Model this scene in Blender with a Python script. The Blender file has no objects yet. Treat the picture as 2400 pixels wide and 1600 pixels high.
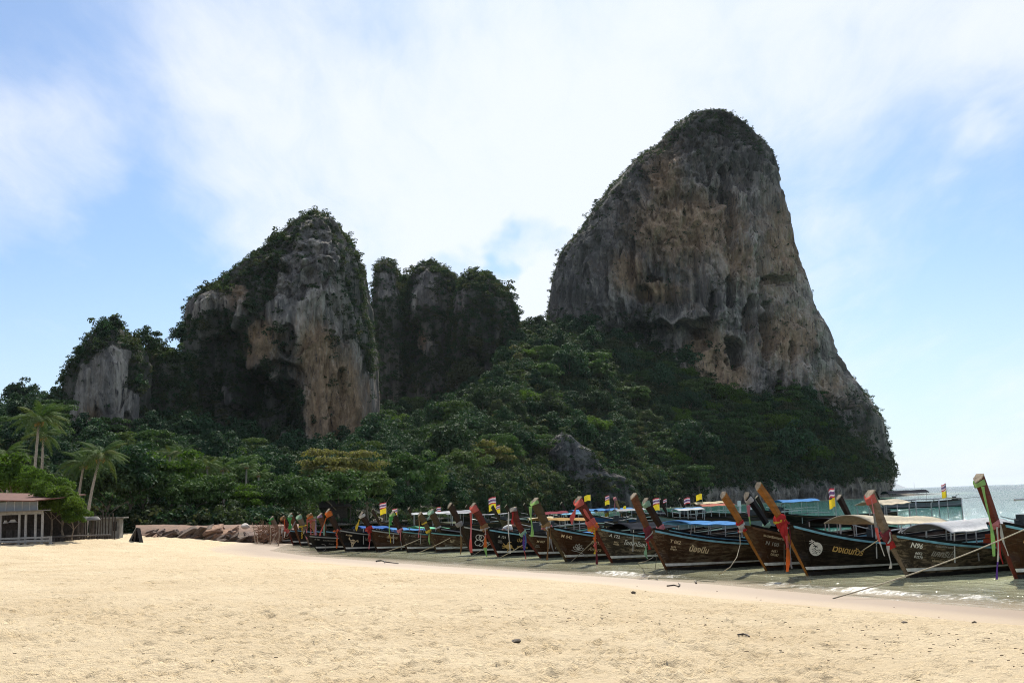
import bpy, bmesh, math, random
import numpy as np
from mathutils import Vector, Matrix

R = math.radians
scene = bpy.context.scene
COL = scene.collection
random.seed(7)
rng = np.random.default_rng(11)

# ---------------------------------------------------------------- camera
EYE = 2.4                                   # metres above the sea
LENS = 38.0
FPX = 2400 * LENS / 36.0
PITCH, ROLL = math.atan(375 / FPX), R(2.0)
fw = np.array([0, math.cos(PITCH), math.sin(PITCH)])
up0 = np.array([0, -math.sin(PITCH), math.cos(PITCH)])
rt0 = np.array([1.0, 0, 0])
cr = rt0 * math.cos(ROLL) - up0 * math.sin(ROLL)
cu = up0 * math.cos(ROLL) + rt0 * math.sin(ROLL)
cam_data = bpy.data.cameras.new('camera')
cam_data.lens = LENS; cam_data.sensor_width = 36.0
cam_data.clip_start = 0.1; cam_data.clip_end = 60000
cam = bpy.data.objects.new('camera', cam_data)
cam.matrix_world = Matrix(((cr[0], cu[0], -fw[0], 0), (cr[1], cu[1], -fw[1], 0), (cr[2], cu[2], -fw[2], EYE), (0, 0, 0, 1)))
COL.objects.link(cam)
scene.camera = cam

# ---------------------------------------------------------------- sun, sky, exposure
SUN_EL, SUN_AZ = R(47), R(5)               # azimuth clockwise from +Y (ahead)
sun_data = bpy.data.lights.new('sun', 'SUN')
sun_data.energy = 4.9; sun_data.angle = R(0.6); sun_data.color = (1.0, 0.94, 0.84)
sun = bpy.data.objects.new('sun', sun_data)
sdir = Vector((math.sin(SUN_AZ) * math.cos(SUN_EL), math.cos(SUN_AZ) * math.cos(SUN_EL), math.sin(SUN_EL)))
sun.rotation_euler = sdir.to_track_quat('Z', 'Y').to_euler()
COL.objects.link(sun)
scene.view_settings.view_transform = 'Standard'
scene.view_settings.look = 'None'
scene.view_settings.exposure = 0.42
scene.view_settings.gamma = 1.0
scene.view_settings.use_curve_mapping = False
scene.cycles.use_denoising = True
scene.cycles.denoising_prefilter = 'NONE'
scene.cycles.pixel_filter_type = 'BLACKMAN_HARRIS'
scene.cycles.filter_width = 1.05
scene.cycles.max_bounces = 6
scene.cycles.diffuse_bounces = 3
scene.cycles.glossy_bounces = 3
scene.cycles.transparent_max_bounces = 12
scene.cycles.caustics_reflective = False
scene.cycles.caustics_refractive = False


def ray(px, py):
    x = (px - 1200.0) / FPX; y = (800.0 - py) / FPX
    return fw + cr * x + cu * y


def at(px, py, D):
    """world point seen at photo pixel (px,py), at forward distance D"""
    d = ray(px, py)
    return np.array([0, 0, EYE]) + d * (D / d[1])


def on_z(px, py, z=0.0):
    d = ray(px, py)
    return np.array([0, 0, EYE]) + d * ((z - EYE) / d[2])


def project(P):
    P = np.asarray(P, float); q = P - np.array([0, 0, EYE])
    z = q @ fw; z = np.where(np.abs(z) < 1e-6, 1e-6, z)
    return 1200 + FPX * (q @ cr) / z, 800 - FPX * (q @ cu) / z


class NT:
    """tiny node-tree helper"""
    def __init__(s, tree): s.t = tree; s.n = tree.nodes; s.l = tree.links
    def add(s, typ, ins=None, **kw):
        n = s.n.new(typ)
        for k, v in kw.items(): setattr(n, k, v)
        for k, v in (ins or {}).items():
            if isinstance(v, bpy.types.NodeSocket): s.l.new(v, n.inputs[k])
            else: n.inputs[k].default_value = v
        return n
    def math(s, op, a, b=0.0, c=0.0, clamp=False):
        n = s.add('ShaderNodeMath', {0: a, 1: b, 2: c}, operation=op); n.use_clamp = clamp
        return n.outputs[0]
    def noise(s, vec, scale, detail=4.0, rough=0.55, dist=0.0, out='Fac'):
        ins = {'Scale': scale, 'Detail': detail, 'Roughness': rough, 'Distortion': dist}
        if vec is not None: ins['Vector'] = vec
        return s.add('ShaderNodeTexNoise', ins).outputs[out]
    def ramp(s, fac, stops, interp='LINEAR'):
        n = s.add('ShaderNodeValToRGB', {'Fac': fac}); e = n.color_ramp.elements
        n.color_ramp.interpolation = interp
        while len(e) < len(stops): e.new(0.5)
        for el, (p, c) in zip(e, stops):
            el.position = p; el.color = (c[0], c[1], c[2], 1) if not isinstance(c, (int, float)) else (c, c, c, 1)
        return n.outputs['Color']
    def mix(s, f, a, b, blend='MIX'):
        n = s.add('ShaderNodeMix', data_type='RGBA', blend_type=blend)
        for i, v in ((0, f), (6, a), (7, b)):
            if isinstance(v, bpy.types.NodeSocket): s.l.new(v, n.inputs[i])
            else: n.inputs[i].default_value = v if i == 0 else (*v[:3], 1)
        return n.outputs[2]
    def step(s, v, a, b):
        return s.add('ShaderNodeMapRange', {'Value': v, 'From Min': a, 'From Max': b}, interpolation_type='SMOOTHSTEP').outputs[0]
    def attr(s, name, out='Fac'):
        return s.add('ShaderNodeAttribute', attribute_name=name).outputs[out]
    def mapping(s, vec, scale=(1, 1, 1), rot=(0, 0, 0), loc=(0, 0, 0)):
        return s.add('ShaderNodeMapping', {'Vector': vec, 'Scale': scale, 'Rotation': rot, 'Location': loc}).outputs[0]


# world: Nishita sky with a thin veil of cirrus
world = bpy.data.worlds.new('World'); scene.world = world; world.use_nodes = True
W = NT(world.node_tree); W.n.clear()
SKY = 0.1
sky = W.add('ShaderNodeTexSky', sky_type='NISHITA'); sky.sun_disc = False
sky.sun_elevation = SUN_EL; sky.sun_rotation = SUN_AZ
sky.altitude = 5; sky.air_density = 1.0; sky.dust_density = 0.7; sky.ozone_density = 2.5
gen = W.add('ShaderNodeTexCoord').outputs['Generated']
sep = W.add('ShaderNodeSeparateXYZ', {0: gen})
zz = W.math('ADD', W.math('MAXIMUM', sep.outputs[2], 0.0), 0.22)
flat = W.add('ShaderNodeCombineXYZ', {0: W.math('DIVIDE', sep.outputs[0], zz), 1: W.math('DIVIDE', sep.outputs[1], zz)}).outputs[0]
warp = W.noise(flat, 1.1, 3, out='Color')
flatw = W.add('ShaderNodeVectorMath', {0: flat, 1: W.add('ShaderNodeVectorMath', {0: W.add('ShaderNodeVectorMath', {0: warp, 1: (0.5, 0.5, 0.5)}, operation='SUBTRACT').outputs[0], 'Scale': 0.35}, operation='SCALE').outputs[0]}, operation='ADD').outputs[0]
cov = W.noise(flatw, 0.8, 3, 0.5)
streak = W.noise(W.mapping(W.mapping(flatw, (1, 1, 1), (0, 0, R(8))), (2.6, 0.8, 1)), 1.2, 6, 0.6, 0.15)
wisp = W.noise(W.mapping(W.mapping(flatw, (1, 1, 1), (0, 0, R(-6))), (5.0, 2.0, 1)), 2.0, 8, 0.66, 0.3)
dens = W.math('MULTIPLY_ADD', cov, 0.70, -0.79)
dens = W.math('MULTIPLY_ADD', streak, 1.05, dens)
dens = W.math('MULTIPLY_ADD', wisp, 0.55, dens)


wn = W.noise(W.mapping(flat, (3.2, 1.6, 1)), 1.1, 4, 0.5, out='Color')
wn = W.add('ShaderNodeVectorMath', {0: wn, 1: (0.5, 0.5, 0.5)}, operation='SUBTRACT').outputs[0]
genw = W.add('ShaderNodeVectorMath', {0: gen, 1: W.add('ShaderNodeVectorMath', {0: wn, 'Scale': 0.26}, operation='SCALE').outputs[0]}, operation='ADD').outputs[0]
genw = W.add('ShaderNodeVectorMath', {0: genw}, operation='NORMALIZE').outputs[0]


def sky_patch(px, py, rad, amt, acc, power=1.0):
    d = Vector(ray(px, py)).normalized()
    dot = W.add('ShaderNodeVectorMath', {0: genw, 1: d[:]}, operation='DOT_PRODUCT').outputs['Value']
    f = W.step(dot, math.cos(rad / FPX), 1.0)
    return W.math('MULTIPLY_ADD', f, amt, acc)


for c in ((1450, 20, 1500, 0.36), (1150, 430, 480, 0.26), (60, 410, 270, 0.55), (1260, 690, 200, 0.30),
          (1150, 592, 120, -0.5), (1235, 578, 120, -0.55), (60, 640, 480, -0.36), (60, 40, 420, -0.22), (2230, 560, 520, -0.46),
          (330, 560, 420, -0.22), (2180, 425, 100, 0.12), (2250, 400, 120, 0.14), (2330, 350, 120, 0.14), (2350, 480, 140, 0.1), (2200, 100, 420, 0.2), (480, 330, 400, 0.08)):
    dens = sky_patch(*c, dens)
fac = W.step(dens, 0.02, 0.98)
skyc = W.mix(1.0, sky.outputs[0], (0.60, 0.80, 0.98), 'MULTIPLY')
cloudc = W.mix(0.12, (7.5, 7.75, 8.2), skyc)
cl = W.mix(W.math('MULTIPLY_ADD', fac, 0.82, 0.16), skyc, cloudc)
hz = W.step(sep.outputs[2], 0.26, 0.0)
cl = W.mix(W.math('MULTIPLY', hz, 0.5), cl, (6.9, 7.5, 8.2))
bg = W.add('ShaderNodeBackground', {'Color': cl, 'Strength': SKY})
W.l.new(bg.outputs[0], W.add('ShaderNodeOutputWorld').inputs[0])

# ---------------------------------------------------------------- generic helpers


def tag(o, label=None, cat=None, group=None, kind=None):
    if label: o['label'] = label
    if cat: o['category'] = cat
    if group: o['group'] = group
    if kind: o['kind'] = kind
    return o


def link(o, parent=None):
    COL.objects.link(o)
    if parent is not None: o.parent = parent
    return o


def empty(name, loc=(0, 0, 0), rz=0.0):
    o = bpy.data.objects.new(name, None); o.location = loc; o.rotation_euler = (0, 0, rz)
    o.empty_display_size = 0.2
    return link(o)


def mesh_np(name, V, F, mat=None, smooth=False):
    """fast mesh from arrays; F is (n,3) or (n,4)"""
    V = np.asarray(V, np.float32); F = np.asarray(F, np.int32)
    me = bpy.data.meshes.new(name)
    k = F.shape[1]
    me.vertices.add(len(V)); me.vertices.foreach_set('co', V.ravel())
    me.loops.add(F.size); me.loops.foreach_set('vertex_index', F.ravel())
    me.polygons.add(len(F)); me.polygons.foreach_set('loop_start', np.arange(0, F.size, k, dtype=np.int32))
    me.polygons.foreach_set('loop_total', np.full(len(F), k, np.int32))
    if smooth: me.polygons.foreach_set('use_smooth', np.ones(len(F), bool))
    me.update(calc_edges=True)
    if mat: me.materials.append(mat)
    return me


def obj(name, me, parent=None, loc=None):
    o = bpy.data.objects.new(name, me)
    if loc is not None: o.location = loc
    return link(o, parent)


def grid_faces(nu, nv, wrap=False):
    i = np.arange(nu if wrap else nu - 1); j = np.arange(nv - 1)
    I, J = np.meshgrid(i, j, indexing='ij'); I2 = (I + 1) % nu
    return np.stack([I * nv + J, I2 * nv + J, I2 * nv + J + 1, I * nv + J + 1], -1).reshape(-1, 4)


def fattr(me, name, arr):
    a = me.attributes.new(name, 'FLOAT', 'POINT'); a.data.foreach_set('value', np.asarray(arr, np.float32))


def _h(ix, iy, iz):
    n = (ix * 374761393 + iy * 668265263 + iz * 2147483647 + 1013904223) & 0xFFFFFFFF
    n = ((n ^ (n >> 13)) * 1274126177) & 0xFFFFFFFF
    n = ((n ^ (n >> 15)) * 2246822519) & 0xFFFFFFFF
    return ((n ^ (n >> 16)) & 0xFFFFFF).astype(np.float64) / 0xFFFFFF


def vnoise(x, y, z):
    x, y, z = np.broadcast_arrays(np.asarray(x, float), np.asarray(y, float), np.asarray(z, float))
    xi, yi, zi = np.floor(x), np.floor(y), np.floor(z)
    fx, fy, fz = x - xi, y - yi, z - zi
    fx, fy, fz = [f * f * (3 - 2 * f) for f in (fx, fy, fz)]
    xi, yi, zi = xi.astype(np.int64), yi.astype(np.int64), zi.astype(np.int64)
    r = 0
    for a in (0, 1):
        wx = fx if a else 1 - fx
        for b in (0, 1):
            wy = fy if b else 1 - fy
            for c in (0, 1):
                r = r + wx * wy * (fz if c else 1 - fz) * _h(xi + a, yi + b, zi + c)
    return r * 2 - 1


def fbm(x, y, z, oct=4, gain=0.5, ridged=False):
    s, a, t = 0, 1.0, 0
    for k in range(oct):
        n = vnoise(x * 2 ** k + 17.3 * k, y * 2 ** k - 9.1 * k, z * 2 ** k + 5.7 * k)
        if ridged: n = 1 - 2 * np.abs(n)
        s = s + a * n; t += a; a *= gain
    return s / t


def in_poly(px, py, poly):
    px = np.asarray(px); py = np.asarray(py); r = np.zeros(px.shape, bool)
    n = len(poly)
    for i in range(n):
        x1, y1 = poly[i]; x2, y2 = poly[(i + 1) % n]
        if y1 == y2: continue
        c = ((y1 > py) != (y2 > py)) & (px < (x2 - x1) * (py - y1) / (y2 - y1) + x1)
        r ^= c
    return r


def mat_new(name):
    m = bpy.data.materials.new(name); m.use_nodes = True
    t = NT(m.node_tree); t.n.clear()
    return m, t


def mat_out(t, shader): t.l.new(shader, t.add('ShaderNodeOutputMaterial').inputs['Surface'])


_simple = {}


def simple(name, col, rough=0.6, metal=0.0, var=0.15, scale=6.0, bump=0.0, spec=0.4):
    """plain painted / cloth / metal material with a little mottling"""
    if name in _simple: return _simple[name]
    m, t = mat_new(name)
    co = t.add('ShaderNodeTexCoord').outputs['Object']
    n = t.noise(co, scale, 4)
    lo = [c * (1 - var) for c in col]; hi = [min(1, c * (1 + var)) for c in col]
    c = t.ramp(n, [(0.3, lo), (0.7, hi)])
    ins = {'Base Color': c, 'Roughness': rough, 'Metallic': metal, 'Specular IOR Level': spec}
    if bump: ins['Normal'] = t.add('ShaderNodeBump', {'Height': n, 'Strength': bump, 'Distance': 0.02}).outputs[0]
    mat_out(t, t.add('ShaderNodeBsdfPrincipled', ins).outputs[0])
    _simple[name] = m
    return m


def two_sided(name, col, trans=0.35):
    """thin cloth: diffuse plus light passing through"""
    if name in _simple: return _simple[name]
    m, t = mat_new(name)
    n = t.noise(t.add('ShaderNodeTexCoord').outputs['Object'], 9, 3)
    c = t.ramp(n, [(0.3, [x * 0.8 for x in col]), (0.7, [min(1, x * 1.1) for x in col])])
    a = t.add('ShaderNodeBsdfDiffuse', {'Color': c}); b = t.add('ShaderNodeBsdfTranslucent', {'Color': c})
    mat_out(t, t.add('ShaderNodeMixShader', {0: trans, 1: a.outputs[0], 2: b.outputs[0]}).outputs[0])
    _simple[name] = m
    return m


class MB:
    """collects boxes, tubes and sheets into one mesh"""
    def __init__(s): s.v = []; s.f = []
    def add(s, V, F):
        o = len(s.v); s.v += [tuple(map(float, p)) for p in V]; s.f += [tuple(int(i) + o for i in q) for q in F]; return s
    def box(s, c, d, rz=0.0, ry=0.0, taper=1.0):
        x, y, z = [k / 2 for k in d]; M = Matrix.Translation(Vector(c)) @ Matrix.Rotation(rz, 4, 'Z') @ Matrix.Rotation(ry, 4, 'Y')
        P = [M @ Vector((sx * x * (taper if sz > 0 else 1), sy * y * (taper if sz > 0 else 1), sz * z)) for sz in (-1, 1) for sx, sy in ((-1, -1), (1, -1), (1, 1), (-1, 1))]
        return s.add(P, [(3, 2, 1, 0), (4, 5, 6, 7), (0, 1, 5, 4), (1, 2, 6, 5), (2, 3, 7, 6), (3, 0, 4, 7)])
    def tube(s, pts, r, n=6, r1=None, caps=True):
        pts = [Vector(p) for p in pts]; m = len(pts); V = []
        for i, p in enumerate(pts):
            d = (pts[min(i + 1, m - 1)] - pts[max(i - 1, 0)]).normalized()
            a = d.cross(Vector((0, 0, 1)));
            if a.length < 1e-3: a = d.cross(Vector((0, 1, 0)))
            a.normalize(); b = d.cross(a)
            rr = r if r1 is None else r + (r1 - r) * i / max(m - 1, 1)
            V += [p + (a * math.cos(2 * math.pi * k / n) + b * math.sin(2 * math.pi * k / n)) * rr for k in range(n)]
        F = [(i * n + k, i * n + (k + 1) % n, (i + 1) * n + (k + 1) % n, (i + 1) * n + k) for i in range(m - 1) for k in range(n)]
        if caps: F += [tuple(range(n))[::-1], tuple((m - 1) * n + k for k in range(n))]
        return s.add(V, F)
    def build(s, name, mat, parent=None, smooth=False, kind=None):
        me = bpy.data.meshes.new(name); me.from_pydata(s.v, [], s.f)
        if mat: me.materials.append(mat)
        if smooth: me.polygons.foreach_set('use_smooth', np.ones(len(me.polygons), bool))
        me.update()
        o = obj(name, me, parent)
        if kind: o['kind'] = kind
        return o


def copy_tree(o, parent=None):
    c = o.copy(); COL.objects.link(c); c.parent = parent
    for ch in o.children: copy_tree(ch, c)
    return c


# ================================================================ shore line and ground heights
SHORE = np.array([(40, -35), (22, 0), (14.5, 13), (9.9, 20.8), (7.5, 25.2), (5.2, 30), (2.5, 34.4), (-3.4, 43.6), (-11.0, 56.8), (-15.0, 66),
                  (-16.5, 80), (-19, 100), (-19, 135), (-8, 165), (-1, 184), (11, 217), (45, 255), (77, 290), (100, 313), (118, 335),
                  (138, 370), (160, 440), (190, 620), (150, 900)], float)


def shore_s(X, Y):
    """signed distance to the shore: + on the sea side"""
    X = np.asarray(X, float); Y = np.asarray(Y, float)
    best = np.full(X.shape, 1e9); sgn = np.ones(X.shape)
    for (x1, y1), (x2, y2) in zip(SHORE[:-1], SHORE[1:]):
        dx, dy = x2 - x1, y2 - y1; L = dx * dx + dy * dy
        t = np.clip(((X - x1) * dx + (Y - y1) * dy) / L, 0, 1)
        d = np.hypot(X - x1 - t * dx, Y - y1 - t * dy)
        s = np.where((X - x1) * dy - (Y - y1) * dx > 0, 1.0, -1.0)
        m = d < best
        best = np.where(m, d, best); sgn = np.where(m, s, sgn)
    return best * sgn


def smooth(a, b, v):
    t = np.clip((v - a) / (b - a), 0, 1); return t * t * (3 - 2 * t)


def ground_z(X, Y):
    X = np.asarray(X, float); Y = np.asarray(Y, float)
    s = shore_s(X, Y)
    d = np.maximum(-s, 0)
    land = 0.062 * np.minimum(d, 6) + 0.036 * np.clip(d - 6, 0, 11) + 0.004 * np.clip(d - 17, 0, 40)
    sea = -0.075 * np.clip(s, 0, 20) - 0.02 * np.clip(s - 20, 0, 100)
    z = np.where(s > 0, sea, land)
    # higher dry sand towards the restaurant, and a low mound before the timber wall
    z = z + 0.32 * smooth(-18, -27, X) * smooth(35, 55, Y) * smooth(130, 100, Y)
    z = z + 0.28 * np.exp(-(((X + 24.5) / 3.6) ** 2 + ((Y - 64) / 4.0) ** 2))
    z = z + 0.5 * smooth(84, 100, Y) * smooth(0, 6, d)
    return z


# ---------------------------------------------------------------- sand
def make_sand():
    na, nr = 560, 560
    az = np.linspace(R(-48), R(46), na); r = 4.5 * (115 / 4.5) ** np.linspace(0, 1, nr)
    A, Q = np.meshgrid(az, r, indexing='ij')
    X = np.sin(A) * Q; Y = np.cos(A) * Q
    s = shore_s(X, Y); s = s + 0.35 * fbm(X * 0.25, Y * 0.25, 0, 2)
    z = ground_z(X, Y)
    dry = smooth(-3.0, -5.6, s)
    z = z + dry * (0.05 * fbm(X * 0.35, Y * 0.35, 1, 3) + 0.030 * fbm(X * 1.6, Y * 1.6, 2, 2))
    # foot prints: small pits with a pushed-up rim
    foot = np.zeros_like(z)
    for k, (sx, sy) in enumerate(((1.7, 2.2), (2.6, 2.2), (3.6, 4.0), (4.6, 4.2))):
        u = X * sx + 0.8 * fbm(X * 0.7, Y * 0.7, k, 2); v = Y * sy + 0.8 * fbm(X * 0.7, Y * 0.7, k + 9, 2)
        iu, iv = np.floor(u), np.floor(v)
        hx = _h(iu.astype(np.int64), iv.astype(np.int64), np.full(iu.shape, 3 + k, np.int64)); hy = _h(iu.astype(np.int64), iv.astype(np.int64), np.full(iu.shape, 8 + k, np.int64))
        on = _h(iu.astype(np.int64), iv.astype(np.int64), np.full(iu.shape, 20 + k, np.int64)) < 0.5
        du = (u - iu - 0.3 - 0.4 * hx) / 0.24; dv = (v - iv - 0.3 - 0.4 * hy) / 0.30
        e = du * du + dv * dv
        foot += on * (0.125 / (0.55 * sx + 0.45)) * (-np.exp(-e * 1.6) + 0.42 * np.exp(-((np.sqrt(e) - 1.35) / 0.35) ** 2)) * (0.4 + hx)
    dens = np.clip(0.75 + 0.6 * fbm(X * 0.16, Y * 0.16, 6, 2), 0.2, 1.3)
    z = z + foot * dry * dens
    # a straight drag mark running up the beach
    p0, p1 = on_z(1060, 1400, .6)[:2], on_z(1700, 1600, .8)[:2]
    dx, dy = p1 - p0; L = math.hypot(dx, dy)
    off = ((X - p0[0]) * dy - (Y - p0[1]) * dx) / L
    along = ((X - p0[0]) * dx + (Y - p0[1]) * dy) / L
    z = z - 0.022 * np.exp(-((off + 0.05 * fbm(along, 0, 3, 2)) / 0.045) ** 2) * (along > -1) * (fbm(along * 0.9, 2, 2, 2) > -0.25)
    V = np.stack([X, Y, z], -1).reshape(-1, 3)
    m, t = mat_new('beach_sand')
    pos = t.add('ShaderNodeNewGeometry').outputs['Position']
    n1 = t.noise(pos, 0.5, 5); n2 = t.noise(pos, 9, 5, 0.7); n3 = t.noise(pos, 60, 3, 0.7)
    c = t.ramp(n1, [(0.35, (0.605, 0.47, 0.285)), (0.7, (0.695, 0.56, 0.36))])
    c = t.mix(t.math('MULTIPLY', t.step(n2, 0.52, 0.75), 0.35), c, (0.44, 0.32, 0.18))
    grit = t.noise(t.mapping(pos, (1, 1, 1)), 5.5, 6, 0.85)
    c = t.mix(t.math('MULTIPLY', t.step(grit, 0.60, 0.66), 0.6), c, (0.16, 0.11, 0.065))
    wet = t.attr('wet')
    c = t.mix(wet, c, (0.235, 0.16, 0.095))
    h = t.math('MULTIPLY_ADD', n3, 0.25, n2)
    dryf = t.math('SUBTRACT', 1.0, wet)
    bump = t.add('ShaderNodeBump', {'Height': h, 'Strength': t.math('MULTIPLY', dryf, 0.9), 'Distance': 0.12}).outputs[0]
    rough = t.math('MULTIPLY_ADD', wet, -0.34, 0.92)
    mat_out(t, t.add('ShaderNodeBsdfPrincipled', {'Base Color': c, 'Roughness': rough, 'Normal': bump, 'Specular IOR Level': 0.35}).outputs[0])
    me = mesh_np('beach_sand', V, grid_faces(na, nr)[:, ::-1], m, True)
    edge = s + 0.5 * fbm(X * 0.45, Y * 0.45, 4, 3)
    wet_a = smooth(-3.55, -3.35, edge + 0.7 * fbm(X * 0.16, Y * 0.16, 7, 3)) * (0.72 + 0.28 * smooth(-3.3, -1.2, edge))
    # the low flat at the far end of the row of boats stays damp
    damp = 0.42 * smooth(-20, -14, X) * smooth(48, 56, Y) * smooth(-7, -2.5, s)
    fattr(me, 'wet', np.maximum(wet_a, damp).reshape(-1))
    tag(obj('beach_sand', me), kind='structure')


make_sand()


def make_ground():
    """one coarse sheet under everything, out to the horizon inland"""
    xs = np.concatenate([[-6000, -2500, -900], np.linspace(-400, 400, 120), [900]])
    ys = np.concatenate([[-3000, -800], np.linspace(-200, 700, 130), [1500, 4000, 9000]])
    X, Y = np.meshgrid(xs, ys, indexing='ij')
    Z = ground_z(X, Y) - 0.35
    Z = np.where(shore_s(X, Y) > 60, -4.0, Z)
    m, t = mat_new('forest_floor')
    n = t.noise(t.add('ShaderNodeNewGeometry').outputs['Position'], 0.6, 6)
    mat_out(t, t.add('ShaderNodeBsdfPrincipled', {'Base Color': t.ramp(n, [(0.3, (0.05, 0.04, 0.025)), (0.7, (0.14, 0.11, 0.07))]), 'Roughness': 0.95}).outputs[0])
    tag(obj('ground', mesh_np('ground', np.stack([X, Y, Z], -1).reshape(-1, 3), grid_faces(len(xs), len(ys))[:, ::1], m, True)), kind='structure')


make_ground()


# ---------------------------------------------------------------- sea
def make_sea():
    na, nr = 470, 400
    az = np.linspace(R(-42), R(75), na)
    r = np.concatenate([9 * (75 / 9) ** np.linspace(0, 1, 310)[:-1], 75 * (23000 / 75) ** np.linspace(0, 1, nr - 309)])
    A, Q = np.meshgrid(az, r, indexing='ij')
    X = np.sin(A) * Q; Y = np.cos(A) * Q
    s = shore_s(X, Y)
    near = smooth(90, 40, Q)
    sw = s + 0.5 * fbm(X * 0.22, Y * 0.22, 0, 3)
    z = 0.012 * fbm(X * 0.9, Y * 0.9, 2, 3) * near
    along = X * 0.506 - Y * 0.863
    # small breaker along the beach
    def at_shore(px, py, wd, amp):
        p = on_z(px, py, 0.0); a0 = p[0] * 0.506 - p[1] * 0.863
        return amp * np.exp(-((along - a0) / wd) ** 4)
    wave = sum(at_shore(*q) for q in ((1510, 1347, 2.6, 1.0), (1120, 1322, 1.6, .45), (1830, 1378, 1.6, .55), (2080, 1396, 2.0, .8), (2330, 1412, 1.4, .6), (960, 1316, 1.2, .25)))
    brk = np.clip(wave * (0.8 + 0.5 * fbm(along * 0.6, 0, 0, 2)), 0, 1.1) * (Y < 62)
    crest = np.exp(-((sw - 1.15) / 0.34) ** 2)
    z = z + 0.16 * brk * crest + 0.05 * np.exp(-((sw - 2.9) / 0.6) ** 2) * (Y < 62)
    m, t = mat_new('sea_water')
    pos = t.add('ShaderNodeNewGeometry').outputs['Position']
    depth = t.attr('depth'); foam_a = t.attr('foam'); dist = t.attr('far')
    # water body colour: sandy green in the shallows, jade further out
    c = t.ramp(t.step(depth, 0.0, 2.4), [(0.0, (0.55, 0.52, 0.33)), (0.2, (0.46, 0.54, 0.34)), (0.45, (0.22, 0.43, 0.27)), (0.8, (0.03, 0.185, 0.13)), (1.0, (0.018, 0.16, 0.115))])
    c = t.mix(t.step(dist, 250, 900), c, (0.03, 0.10, 0.10))
    w1 = t.noise(t.mapping(pos, (1, 1, 1), (0, 0, R(20))), 2.2, 4, 0.6, 0.6)
    w2 = t.noise(t.mapping(t.mapping(pos, (1, 1, 1), (0, 0, R(-30))), (1.5, 0.5, 1)), 0.9, 5, 0.6, 0.5)
    w3 = t.noise(pos, 0.12, 4, 0.6)
    hn = t.math('MULTIPLY_ADD', w1, 0.22, t.math('MULTIPLY', w2, 0.6))
    hn = t.math('MULTIPLY_ADD', w3, t.math('MULTIPLY', t.step(dist, 60, 300), 2.4), hn)
    bump = t.add('ShaderNodeBump', {'Height': hn, 'Strength': 1.0, 'Distance': t.math('MULTIPLY_ADD', t.step(dist, 40, 220), 2.8, 0.26)}).outputs[0]
    water = t.add('ShaderNodeBsdfPrincipled', {'Base Color': c, 'Roughness': 0.05, 'IOR': 1.33, 'Normal': bump, 'Specular IOR Level': 0.5,
                                               'Alpha': t.math('MULTIPLY_ADD', t.step(depth, 0.0, 0.45), 0.72, 0.26)})
    fn = t.noise(t.mapping(pos, (1, 1, 1)), 4.5, 8, 0.75, 0.6)
    fmask = t.step(t.math('ADD', foam_a, t.math('MULTIPLY_ADD', fn, 2.4, -1.30)), 0.36, 1.1)
    foam = t.add('ShaderNodeBsdfPrincipled', {'Base Color': t.ramp(fn, [(0.3, (0.58, 0.52, 0.42)), (0.6, (0.80, 0.77, 0.70))]), 'Roughness': 0.9,
                                              'Normal': t.add('ShaderNodeBump', {'Height': fn, 'Strength': 0.8, 'Distance': 0.06}).outputs[0]})
    mat_out(t, t.add('ShaderNodeMixShader', {0: fmask, 1: water.outputs[0], 2: foam.outputs[0]}).outputs[0])
    me = mesh_np('sea', np.stack([X, Y, z], -1).reshape(-1, 3), grid_faces(na, len(r))[:, ::-1], m, True)
    fattr(me, 'depth', np.maximum(-ground_z(X, Y), 0).reshape(-1))
    fattr(me, 'far', Q.reshape(-1))
    px, py = project(np.stack([X, Y, z], -1).reshape(-1, 3)); px = px.reshape(X.shape)
    patch = 0.55 + 0.75 * fbm(along * 0.10 + 1.7, s * 0.1, 3, 2)
    foam = 1.25 * brk * np.exp(-((sw - 0.95) / 0.42) ** 2) + 0.62 * np.exp(-((sw - 0.12 - 0.25 * fbm(along * 0.5, 1, 1, 2)) / 0.13) ** 2) * patch + 0.45 * np.exp(-((sw - 1.9 - 0.5 * fbm(along * 0.3, 4, 1, 2)) / 0.12) ** 2) * patch + 0.55 * np.clip(fbm(along * 0.2, s * 0.7, 5, 3), 0, 1) * smooth(5, 2, s)
    foam = foam * (s > -1.0) * smooth(66, 58, Q)
    fattr(me, 'foam', foam.reshape(-1))
    tag(obj('sea', me), kind='structure')


make_sea()

# far island, blue with distance
def make_island():
    D = 17000.0
    xs = np.linspace(2040, 2112, 40)
    tops = np.interp(xs, [2040, 2070, 2088, 2094, 2102, 2107, 2112], [1118, 1122, 1127, 1131, 1139, 1143, 1147])
    V = []
    for x, y in zip(xs, tops):
        T = at(x, y, D); 
        for j, f in enumerate((0, 0.35, 0.7, 0.92, 1.0, 0.9, 0.5, 0)):
            V.append((T[0], D + (-600 + 200 * j), -5 + (max(T[2], 0) + 5) * f))
    m, t = mat_new('far_island_rock')
    n = t.noise(t.add('ShaderNodeTexCoord').outputs['Object'], 0.01, 5)
    mat_out(t, t.add('ShaderNodeBsdfPrincipled', {'Base Color': t.ramp(n, [(0.3, (0.12, 0.15, 0.13)), (0.7, (0.3, 0.31, 0.3))]), 'Roughness': 0.95}).outputs[0])
    tag(obj('island', mesh_np('island', np.array(V), grid_faces(40, 8), m, True)), kind='structure')


make_island()
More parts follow.
